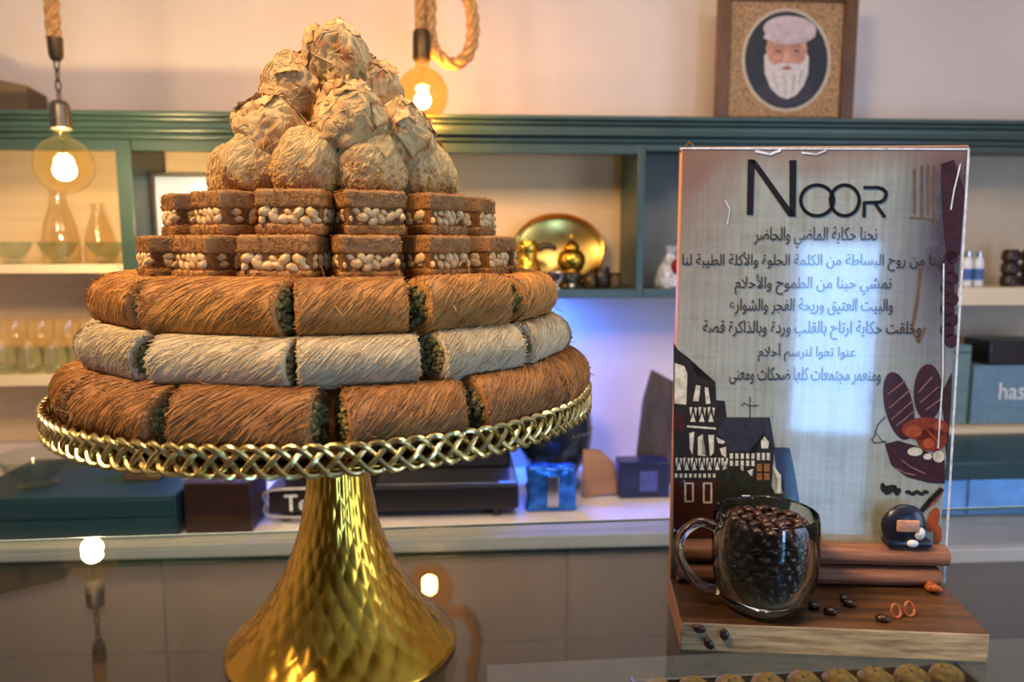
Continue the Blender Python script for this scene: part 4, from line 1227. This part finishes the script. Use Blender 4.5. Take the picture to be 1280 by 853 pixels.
# carton on the left of the shelf top
s0, _ = wpx(-40, 120, 0.2); s1, _ = wpx(50, 120, 0.24)
bx = thing('cardboard_box', 'dark brown box on top of the shelves at the left edge', 'box', tuple(wl((s0+s1)/2-0.07, 0.10, zt)), PSI+R(10))
hw = (s1-s0)/2; hb = wpx(40, 106, 0.2)[1]-zt
M['boxbrown'] = mat('brown_card', (96, 78, 54), 0.7, var=0.06)
bm = bm_new(); v = box(bm, -hw-0.05, hw-0.01, -0.10, 0.06, 0, hb, 0.002)
for q in v:
    if q.co.z > hb*0.5: q.co.z += max(0, (hw-q.co.x))*0.17
build('box_body', bm, M['boxbrown'], bx)
bm = bm_new(); box(bm, -0.02, 0.0, -0.1012, -0.1002, 0.002, hb*0.9); build('box_seam', bm, M['darkbrown'], bx)

# ------------------------------------------------------------------ glassware on the left shelves
M['shelfglass'] = glassy('glassware', (240, 246, 244), 0.02)
def glass_thing(name, label, group, px, py, off, prof, n=28, cat='glass'):
    s, z = wpx(px, py, off)
    o = build(name, (lambda b: (lathe(b, prof, n), b)[1])(bm_new()), M['shelfglass'], loc=tuple(wl(s, off, z)))
    return tag(o, label, cat, group)
def on_board(zb, px, off):
    d = wpx(px, 300, off); return d[0], zb
bowl = [(0, 0.004), (0.022, 0.002), (0.024, 0.0), (0.026, 0.003), (0.018, 0.008), (0.030, 0.020), (0.044, 0.040), (0.054, 0.062), (0.052, 0.062), (0.041, 0.042), (0.026, 0.022), (0, 0.014)]
for i, (px, lab) in enumerate(((14, 'clear glass dessert bowl at the left edge of the upper glass shelf'), (72, 'clear glass dessert bowl under the left bulb on the upper glass shelf'), (132, 'clear glass dessert bowl at the right end of the upper glass shelf'))):
    s, z = on_board(zA1b+0.0006, px, 0.16)
    b = bm_new(); lathe(b, bowl, 32); tag(build('dessert_bowl', b, M['shelfglass'], loc=tuple(wl(s, 0.16, z))), lab, 'bowl', 'dessert bowls on the upper glass shelf')
M['amberbottle'] = glassy('pale_amber_glass', (254, 251, 244), 0.02)
caraf = [(0, 0.002), (0.050, 0.0), (0.054, 0.006), (0.056, 0.05), (0.044, 0.12), (0.026, 0.17), (0.022, 0.20), (0.026, 0.215), (0.023, 0.215), (0.019, 0.20), (0.023, 0.17), (0.041, 0.12), (0.052, 0.05), (0.050, 0.008), (0, 0.006)]
for px, sc, lab in ((76, 1.0, 'tall amber glass carafe on the upper glass shelf behind the left bulb'), (124, 0.82, 'shorter amber glass carafe beside the shelf post on the upper glass shelf')):
    s, z = on_board(zA1b+0.0006, px, 0.07)
    b = bm_new(); lathe(b, [(r_*sc*0.95, z_*sc) for r_, z_ in caraf], 32); tag(build('carafe', b, M['amberbottle'], loc=tuple(wl(s, 0.07, z))), lab, 'carafe', 'carafes on the upper glass shelf')
cupg = [(0, 0.003), (0.026, 0.0), (0.030, 0.004), (0.034, 0.03), (0.040, 0.075), (0.038, 0.075), (0.032, 0.03), (0.028, 0.008), (0, 0.007)]
stem = [(0, 0.002), (0.028, 0.0), (0.028, 0.003), (0.006, 0.008), (0.005, 0.05), (0.02, 0.062), (0.036, 0.09), (0.039, 0.12), (0.036, 0.145), (0.034, 0.145), (0.037, 0.12), (0.034, 0.09), (0.018, 0.066), (0, 0.06)]
names = ['leftmost', 'second from the left', 'third from the left', 'fourth from the left', 'rightmost']
for i, px in enumerate((-6, 26, 58, 90, 122)):
    s, z = on_board(zA2b+0.0006, px, 0.19)
    b = bm_new(); lathe(b, cupg, 28); tag(build('tumbler', b, M['shelfglass'], loc=tuple(wl(s, 0.19, z))), f'clear tumbler in the front row of the lower glass shelf, {names[i]}', 'glass', 'tumblers on the lower glass shelf')
for i, px in enumerate((8, 42, 76, 108, 138)):
    s, z = on_board(zA2b+0.0006, px, 0.09)
    b = bm_new(); lathe(b, stem, 28); tag(build('stemmed_glass', b, M['amberbottle'], loc=tuple(wl(s, 0.09, z))), f'stemmed glass in the back row of the lower glass shelf, {names[i]}', 'glass', 'stemmed glasses on the lower glass shelf')

# teal chest on the counter at the left with a glass bowl on it
cof = 0.56
s0 = wpx(-60, 640, cof)[0]; s1 = wpx(220, 640, cof)[0]; zt_ = wpx(100, 622, cof)[1]
tc = thing('teal_chest', 'low dark teal chest on the worktop at the left under the glass shelves', 'chest', tuple(wl((s0+s1)/2, cof, KZ)), PSI)
hw = (s1-s0)/2
bm = bm_new(); box(bm, -hw, hw, 0.0, 0.36, 0.0005, zt_-KZ, 0.004); build('chest_body', bm, M['teal_dark'], tc)
bm = bm_new(); box(bm, -hw+.006, hw-.006, -0.006, 0.0, 0.012, (zt_-KZ)*0.5-0.002, 0.002); build('drawer_front', bm, M['teal_dark'], tc)
bm = bm_new(); box(bm, -hw+.006, hw-.006, -0.006, 0.0, (zt_-KZ)*0.5+0.002, zt_-KZ-0.008, 0.002); build('drawer_front', bm, M['teal_dark'], tc)
s, z = wpx(38, 630, 0.50)[0], zt_+0.0006
b = bm_new(); lathe(b, [(r_*1.75, z_*1.35) for r_, z_ in bowl], 36); tag(build('glass_bowl', b, M['shelfglass'], loc=tuple(wl(s, 0.46, z))), 'wide clear glass bowl on the dark teal chest at the left', 'bowl')
bm = bm_new()
s_, z_ = wpx(178, 590, 0.42)[0], zt_
fb = thing('paper_box', 'brown paper box on the teal chest behind the braided rim', 'box', tuple(wl(s_, 0.40, zt_+0.0005)), PSI)
box(bm, -0.045, 0.05, -0.03, 0.05, 0, 0.05, 0.003); build('box_body', bm, mat('brown_paper', (92, 66, 42), 0.7), fb)

# ------------------------------------------------------------------ middle shelf items
zs = zB1b+0.0006
def ms(px, off): return wpx(px, 330, off)[0]
# small framed photo
tf = thing('photo_frame', 'small dark photo frame with a bright picture, left end of the middle shelf', 'picture frame', tuple(wl(ms(232, 0.12), 0.12, zs)), PSI)
hz = wpx(230, 216, 0.12)[1]-zs; hwf = (ms(272, .12)-ms(198, .12))/2
bm = bm_new()
for (x0, x1, z0_, z1_) in ((-hwf, -hwf+.012, 0, hz), (hwf-.012, hwf, 0, hz), (-hwf+.012, hwf-.012, hz-.012, hz), (-hwf+.012, hwf-.012, 0, .012)): box(bm, x0, x1, -0.008, 0.008, z0_, z1_, 0.002)
build('frame', bm, M['darkbrown'], tf)
k = NT('sky_print'); sp_ = k.n('ShaderNodeSeparateXYZ'); k.l(k.obj(), sp_.inputs[0])
mr_ = k.n('ShaderNodeMapRange'); k.l(sp_.outputs[2], mr_.inputs[0]); mr_.inputs[1].default_value = hz*0.5; mr_.inputs[2].default_value = hz*0.95
k.l(k.ramp(mr_.outputs[0], [(0, (196, 206, 226)), (0.6, (226, 230, 238)), (1, (170, 190, 220))]), k.b.inputs['Base Color']); k.b.inputs['Roughness'].default_value = 0.2
bm = bm_new(); box(bm, -hwf+.010, hwf-.010, -0.002, 0.004, .01, hz-.01); build('picture', bm, k.m, tf)
# oval gold tray leaning on the back
toff = 0.075
s, zc = wpx(698, 315, toff)
rx = (wpx(756, 315, toff)[0]-wpx(640, 315, toff)[0])/2; rz_ = (wpx(698, 265, toff)[1]-zs)/2
gtray = thing('gold_tray', 'round polished gold tray leaning upright at the back of the middle shelf', 'tray', tuple(wl(s, toff, zs+0.001)), PSI)
Mt = Matrix.Translation((0, 0.0, rz_)) @ Matrix.Rotation(R(78), 4, 'X') @ Matrix.Diagonal((1, rz_/rx, 1, 1))
bm = bm_new(); lathe(bm, [(0, -0.004), (rx*0.84, -0.004), (rx*0.93, 0.002), (rx, 0.008), (rx, 0.0105), (rx*0.965, 0.0112), (rx*0.90, 0.006), (rx*0.82, 0.0), (0, 0.0)], 64, M4=Mt)
for v in bm.verts: v.co.y -= 0.0
build('tray_body', bm, M['brass'], gtray)
mn = min(v.co.z for v in gtray.children[0].data.vertices)
gtray.children[0].location.z = -mn
bm = bm_new(); lathe(bm, [(rx*0.955, 0.0105), (rx*0.985, 0.0138), (rx*1.0, 0.0105)], 64, M4=Mt); rr_ = build('rolled_rim', bm, M['gold'], gtray); rr_.location.z = -mn
def potthing(px, off, label, name, prof, sc, m, foot=None, lid=True, cat='pot'):
    o = thing(name, label, cat, tuple(wl(ms(px, off), off, zs)), PSI)
    bm = bm_new(); lathe(bm, [(r_*sc, z_*sc) for r_, z_ in prof], 32); build('pot_body', bm, m, o)
    if foot:
        bm = bm_new(); lathe(bm, [(r_*sc, z_*sc) for r_, z_ in foot], 28); build('foot_cup', bm, M['silver'], o)
    return o
body = [(0, 0.045), (0.022, 0.045), (0.034, 0.055), (0.042, 0.075), (0.040, 0.092), (0.030, 0.104), (0.022, 0.110), (0.024, 0.113), (0.021, 0.122), (0.012, 0.132), (0.005, 0.137), (0.007, 0.143), (0.005, 0.149), (0, 0.151)]
foot = [(0, 0.0), (0.028, 0.0), (0.030, 0.004), (0.022, 0.012), (0.030, 0.026), (0.034, 0.040), (0.026, 0.0455), (0, 0.0455)]
p1 = potthing(714, 0.17, 'small gold lidded pot with silver foot in front of the gold tray, right one', 'lidded_pot', body, 1.05, M['gold'], foot)
p2 = potthing(660, 0.155, 'gold coffee pot in front of the left side of the gold tray', 'coffee_pot', [(0, 0), (0.034, 0), (0.040, 0.01), (0.042, 0.04), (0.034, 0.075), (0.026, 0.095), (0.030, 0.11), (0.033, 0.125), (0.026, 0.140), (0, 0.146)], 1.0, M['gold'])
bm = bm_new(); tube(bm, smoothpath([(0.028, 0, 0.115), (0.05, 0, 0.125), (0.075, 0, 0.122), (0.082, 0, 0.112)], 6), lambda t: 0.012-0.005*t, 12); build('spout', bm, M['bronze'], p2)
bm = bm_new(); tube(bm, smoothpath([(-0.03, 0, 0.11), (-0.06, 0, 0.10), (-0.062, 0, 0.06), (-0.036, 0, 0.04)], 6), 0.005, 8); build('handle', bm, M['gold'], p2)
cupp = [(0, 0), (0.018, 0), (0.018, 0.003), (0.008, 0.008), (0.020, 0.02), (0.030, 0.04), (0.033, 0.058), (0.031, 0.058), (0.026, 0.04), (0.0, 0.022)]
for px, off, lab in ((696, 0.226, 'small silver footed cup between the two gold pots'), (670, 0.222, 'small silver footed cup beside the gold coffee pot')):
    b = bm_new(); lathe(b, [(r_*0.85, z_*0.85) for r_, z_ in cupp], 28); tag(build('silver_cup', b, M['silver'], loc=tuple(wl(ms(px, off), off, zs))), lab, 'cup', 'silver cups on the middle shelf')
for px, off, sz, lab, m in ((752, 0.155, 0.028, 'dark little jar right of the gold tray', 'darkbrown'), (769, 0.15, 0.020, 'small brown jar at the right end of the middle shelf', 'boxbrown'), (738, 0.19, 0.020, 'low dark jar in front of the right edge of the gold tray', 'bronze')):
    o = thing('small_jar', lab, 'jar', tuple(wl(ms(px, off), off, zs)), PSI)
    b = bm_new(); lathe(b, [(0, 0), (sz*0.85, 0), (sz, sz*0.2), (sz, sz*1.5), (sz*0.8, sz*1.8), (0, sz*1.8)], 24); build('jar_body', b, M[m], o)
    b = bm_new(); lathe(b, [(0, sz*1.801), (sz*0.85, sz*1.801), (sz*0.85, sz*2.2), (0, sz*2.25)], 24); build('jar_lid', b, M['bronze'], o)
# wrapped sweets bag behind the left edge of the sign
sb = thing('gift_bag', 'white cellophane bag with a red ball on the narrow shelf left of the sign', 'bag', tuple(wl(ms(838, 0.16), 0.16, zs)), PSI)
b = bm_new(); lathe(b, [(0, 0), (0.045, 0), (0.050, 0.02), (0.038, 0.06), (0.014, 0.095), (0.012, 0.10), (0.03, 0.125), (0.0, 0.11)], 20)
for v in b.verts: v.co += noise.noise_vector(v.co*40)*0.006
build('bag_body', b, mat('cellophane_white', (206, 206, 210), 0.15, var=0.2, vscale=60), sb)
b = bm_new(); ellip(b, (0.01, -0.045, 0.065), 0.020, 0.018, 0.024, 3); build('red_ball', b, mat('dark_red', (140, 26, 40), 0.35), sb)

# ------------------------------------------------------------------ right shelf items
zr = zD1b+0.0006
for px, off, lab in ((1209, 0.18, 'white bottle on the right shelf, nearest the sign'), (1223, 0.17, 'white bottle on the right shelf, second from the sign')):
    o = thing('white_bottle', lab, 'bottle', tuple(wl(ms(px, off), off, zr)), PSI, 'white bottles on the right shelf')
    b = bm_new(); lathe(b, [(0, 0), (0.014, 0), (0.0155, 0.003), (0.0155, 0.07), (0.012, 0.085), (0.009, 0.09), (0, 0.09)], 24); build('bottle_body', b, mat('white_plastic', (226, 228, 232), 0.4), o)
    b = bm_new(); lathe(b, [(0, 0.0901), (0.010, 0.0901), (0.010, 0.108), (0, 0.11)], 20); build('bottle_cap', b, M['silver'], o)
    b = bm_new(); lathe(b, [(0.0158, 0.02), (0.0160, 0.02), (0.0160, 0.055), (0.0158, 0.055)], 24); build('blue_label', b, mat('blue_label', (70, 110, 170), 0.5), o)
for px, off, lab in ((1263, 0.17, 'dark brown stacked jar on the right shelf, left one'), (1287, 0.16, 'dark brown stacked jar on the right shelf at the frame edge')):
    o = thing('stacked_jar', lab, 'jar', tuple(wl(ms(px, off), off, zr)), PSI, 'stacked jars on the right shelf')
    for q in range(3):
        b = bm_new(); lathe(b, [(0, q*.038), (.020, q*.038), (.026, q*.038+.006), (.026, q*.038+.028), (.019, q*.038+.0375), (0, q*.038+.0375)], 24); build('jar_body', b, M['darkbrown'], o)
zq = zD2b+0.0006
def sbox(name, label, cat, px0, px1, py0, off, dep, m, zbase, rot=0.0, ref=None):
    s0_, s1_ = wpx(px0, 450, off)[0], wpx(px1, 450, off)[0]; zt2 = wpx((px0+min(px1, 1279))/2, py0, off)[1]
    o = thing(name, label, cat, tuple(wl((s0_+s1_)/2, off, zbase)), PSI+rot)
    w_ = (s1_-s0_)/2
    bm = bm_new(); box(bm, -w_, w_, 0, dep, 0.0003, zt2-zbase, 0.003); build('box_body', bm, m, o)
    return o, w_, zt2-zbase
M['bluecard'] = mat('dusty_blue_card', (104, 136, 152), 0.5, var=0.06)
M['tealcard'] = mat('grey_teal_card', (104, 130, 128), 0.5, var=0.06)
o, w_, h_ = sbox('carton', 'grey-teal carton on the lower right shelf, next to the sign', 'box', 1150, 1214, 432, 0.20, 0.14, M['tealcard'], zq)
bm = bm_new(); box(bm, -w_, w_, -0.001, 0.0, h_*0.9, h_*0.92); build('lid_line', bm, M['teal_dark'], o)
o, w_, h_ = sbox('carton', 'dusty blue carton with white lettering on the lower right shelf', 'box', 1219, 1345, 457, 0.20, 0.16, M['bluecard'], zq)
blue_h = h_
sx_ = wpx(1250, 490, 0.222)[0]-wpx((1216+1345)/2, 490, 0.222)[0]
text_on('lettering', 'has', 0, 1, 0, 1, M['ink_white'], 0.0012, lambda x, y: ((sx_+x*0.085), (blue_h*0.42+(0.5-y)*0.055)), o)
s_ = wpx(1272, 440, 0.2)[0]
o = thing('black_case', 'black case lying on top of the dusty blue carton at the right edge', 'case', tuple(wl(s_, 0.2, zq+blue_h+0.0006)), PSI)
bm = bm_new(); box(bm, -0.09, 0.11, 0, 0.13, 0, 0.075, 0.006); build('case_body', bm, M['black'], o)
bm = bm_new(); box(bm, -0.088, 0.108, -0.002, 0.0, 0.036, 0.040); build('case_seam', bm, M['darkbrown'], o)
# on the right worktop: teal case of blue glass
ro = 0.55
s0, s1 = wpx(1120, 650, ro)[0], wpx(1400, 650, ro)[0]; zt3 = wpx(1230, 578, ro)[1]
o = thing('glass_cabinet', 'low teal cabinet with blue glass doors on the right worktop', 'cabinet', tuple(wl((s0+s1)/2, ro, KZ)), PSI)
w_ = (s1-s0)/2; h_ = zt3-KZ
bm = bm_new(); box(bm, -w_, w_, 0.0, 0.3, h_*0.68, h_, 0.004); build('cabinet_top', bm, M['teal_dark'], o)
bm = bm_new(); box(bm, -w_, w_, 0.012, 0.3, 0.0005, h_*0.679, 0.003); build('cabinet_body', bm, mat('pale_blue_panel', (120, 160, 200), 0.3), o)
xm = wpx(1208, 650, ro)[0]-(s0+s1)/2
for a, b in ((-w_+.004, xm-.004), (xm+.004, w_-.004)):
    bm = bm_new(); box(bm, a, b, 0.002, 0.010, 0.006, h_*0.672, 0.001); build('glass_door', bm, mat('blue_glass', (88, 150, 214), 0.08, var=0.15, vscale=9, coat=0.6), o)

# ------------------------------------------------------------------ on the middle worktop
def ctop(px, py): return wfloor(px, py, KZ)
def cbox(name, label, cat, px0, px1, pyb, pyt, dep, m, bev=0.004, rot=0.0):
    s0_, of = ctop(px0, pyb); s1_, of1 = ctop(px1, pyb)
    zt2 = wpx((px0+px1)/2, pyt, of)[1]
    o = thing(name, label, cat, tuple(wl((s0_+s1_)/2, of, KZ)), PSI+rot)
    w_ = (s1_-s0_)/2
    bm = bm_new(); box(bm, -w_, w_, 0, dep, 0.0005, zt2-KZ, bev); bd = build('body', bm, m, o)
    return o, w_, zt2-KZ, of
o, w_, h_, of = cbox('storage_box', 'dark brown lacquered box on the worktop left of the coffee machine', 'box', 232, 314, 668, 604, 0.16, M['darkbrown'])
bm = bm_new(); box(bm, -w_*0.8, w_*0.8, -0.002, 0.0, h_*0.28, h_*0.34); build('box_trim', bm, M['bronze'], o)
# coffee machine
s0, of = ctop(336, 655); s1, _ = ctop(650, 655); zb2 = wpx(500, 640, of)[1]; zb3 = wpx(500, 609, of)[1]
cm = thing('coffee_machine', 'black and steel espresso machine on the worktop behind the gold pedestal', 'coffee machine', tuple(wl((s0+s1)/2, of, KZ)), PSI)
w_ = (s1-s0)/2; c_ = (s0+s1)/2
bm = bm_new(); box(bm, -w_, w_, 0, 0.30, zb2-KZ, zb3-KZ, 0.006); build('base_tray', bm, M['black'], cm)
bm = bm_new(); box(bm, -w_*0.15, w_*0.98, 0.006, 0.14, zb3-KZ+.0004, zb3-KZ+.006, 0.002); build('drip_grate', bm, M['steel'], cm)
zu = wpx(560, 520, of-0.2)[1]-KZ
bm = bm_new(); box(bm, -w_*0.98, w_*0.96, 0.15, 0.30, zb3-KZ+.0004, zu, 0.01); build('back_panel', bm, M['black'], cm)
bm = bm_new(); box(bm, -w_*0.98, w_*0.96, 0.05, 0.30, zu+.0005, zu+0.12, 0.012); build('boiler_head', bm, M['black'], cm)
for fx in (-0.88, 0.82):
    bm = bm_new(); lathe(bm, [(0, 0.0003), (0.012, 0.0003), (0.014, 0.004), (0.011, zb2-KZ-.0003), (0, zb2-KZ-.0003)], 20, cx=fx*w_, cy=0.03); build('foot', bm, M['black'], cm)
bm = bm_new()
x0b, x1b = wpx(333, 630, of)[0]-c_, wpx(460, 630, of)[0]-c_
tube(bm, smoothpath([(x1b, -0.004, zb3-KZ), (x0b+.02, -0.004, zb3-KZ), (x0b, -0.004, (zb3+zb2)/2-KZ), (x0b+.02, -0.004, zb2-KZ-.004), (x1b, -0.004, zb2-KZ-.006)], 8), 0.004, 8); build('badge_outline', bm, M['steel'], cm)
text_on('lettering', 'Te', 355, 386, 629, 20, M['ink_white'], 0.0012, lambda x, y: (wpx(x, y, of)[0]-c_, wpx(x, y, of)[1]-KZ), cm)
# grinder / kettle right of it and small blue bag
s0, of2 = ctop(690, 640)
gr = thing('coffee_grinder', 'round black coffee grinder at the right end of the plate on the worktop', 'grinder', tuple(wl(wpx(693, 560, 0.20)[0], 0.20, KZ)), PSI)
k_ = (wpx(740, 550, 0.20)[0]-wpx(646, 550, 0.20)[0])/2
zt4 = wpx(693, 500, 0.20)[1]-KZ; zm = wpx(693, 590, 0.20)[1]-KZ
bm = bm_new(); lathe(bm, [(0, 0.0005), (k_*0.7, 0.0005), (k_*0.72, 0.01), (k_*0.55, zm*0.5), (k_*0.5, zm), (0, zm)], 36); build('grinder_base', bm, M['black'], gr)
bm = bm_new(); lathe(bm, [(0, zm+.0004), (k_*0.6, zm+.0004), (k_*0.95, zm+(zt4-zm)*0.35), (k_, zm+(zt4-zm)*0.6), (k_*0.9, zt4), (k_*0.5, zt4+.012), (0, zt4+.014)], 40); build('bean_hopper', bm, mat('dark_smoke_plastic', (26, 34, 44), 0.15), gr)
bm = bm_new()
for i in range(9):
    a = -1.2+i*0.16; lathe(bm, [(0, 0), (0.004, 0), (0.004, 0.006), (0, 0.006)], 8, M4=Matrix.Translation((k_*0.99*cos(a), k_*0.99*sin(a), zm+(zt4-zm)*0.6)))
build('dial_marks', bm, M['silver'], gr)
s_, of3 = ctop(690, 641)
bb = thing('foil_bag', 'shiny blue coffee bag on the worktop beside the coffee machine', 'bag', tuple(wl(s_, of3, KZ)), PSI)
w_ = (ctop(722, 641)[0]-ctop(660, 641)[0])/2; h_ = wpx(690, 584, of3)[1]-KZ
bm = bm_new(); box(bm, -w_, w_, 0.0, 0.05, 0.0008, h_, 0.012, 3)
bmesh.ops.subdivide_edges(bm, edges=[e for e in bm.edges if e.calc_length() > 0.02], cuts=5, use_grid_fill=True)
for v in bm.verts:
    if v.co.z > 0.004: v.co += noise.noise_vector(v.co*38)*0.007
build('bag_body', bm, mat('blue_foil', (46, 110, 220), 0.18, 0.6, var=0.25, vscale=40), bb)
bm = bm_new(); box(bm, -w_*0.2, w_*0.25, -0.009, -0.006, h_*0.15, h_*0.8, 0.001); build('silver_panel', bm, M['silver'], bb)
# wooden board and dark leaning boards, blue tin
def leaning(name, label, cat, poly, off0, lean, th, m, group=None):
    """a slab whose outline was measured in the photo, standing on the worktop and leaning to the wall"""
    pts = [wpx(px, py, off0) for px, py in poly]
    c = sum(p[0] for p in pts)/len(pts)
    zb_ = min(p[1] for p in pts)
    o = thing(name, label, cat, tuple(wl(c, off0, KZ+0.0008)), PSI, group)
    bm = bm_new()
    fr_ = [bm.verts.new((s-c, (z-zb_)*lean, z-zb_)) for s, z in pts]; bk = [bm.verts.new((s-c, (z-zb_)*lean+th, z-zb_)) for s, z in pts]
    bm.faces.new(fr_); bm.faces.new(list(reversed(bk)))
    n_ = len(pts)
    for i in range(n_): bm.faces.new((fr_[(i+1) % n_], fr_[i], bk[i], bk[(i+1) % n_]))
    bmesh.ops.recalc_face_normals(bm, faces=bm.faces[:])
    bmesh.ops.bevel(bm, geom=bm.edges[:], offset=0.002, segments=2, affect='EDGES', profile=0.5)
    build('board_body', bm, m, o)
    return o
leaning('serving_board', 'tan wooden serving board leaning on the wall right of the blue bag', 'board', [(728, 640), (772, 634), (770, 600), (752, 584), (731, 584)], 0.33, 0.25, 0.012, wood('tan_board', (140, 96, 66), (170, 122, 88), (4, 30, 30), 0.5))
leaning('menu_board', 'tall dark brown board leaning to the right beside the left edge of the sign', 'board', [(792, 622), (846, 622), (852, 500), (818, 482), (806, 520)], 0.22, 0.10, 0.014, wood('aged_brown_board', (54, 38, 32), (92, 70, 60), (30, 30, 5), 0.5))
o, w_, h_, of4 = cbox('tin_box', 'dark navy tin on the worktop at the foot of the dark leaning board', 'box', 774, 838, 624, 578, 0.07, mat('dark_navy_tin', (30, 34, 66), 0.3, var=0.2, vscale=30))
bm = bm_new(); box(bm, -w_*0.2, w_*0.5, -0.002, 0.0, h_*0.2, h_*0.75); build('tin_panel', bm, mat('violet_tin_panel', (70, 80, 140), 0.3), o)
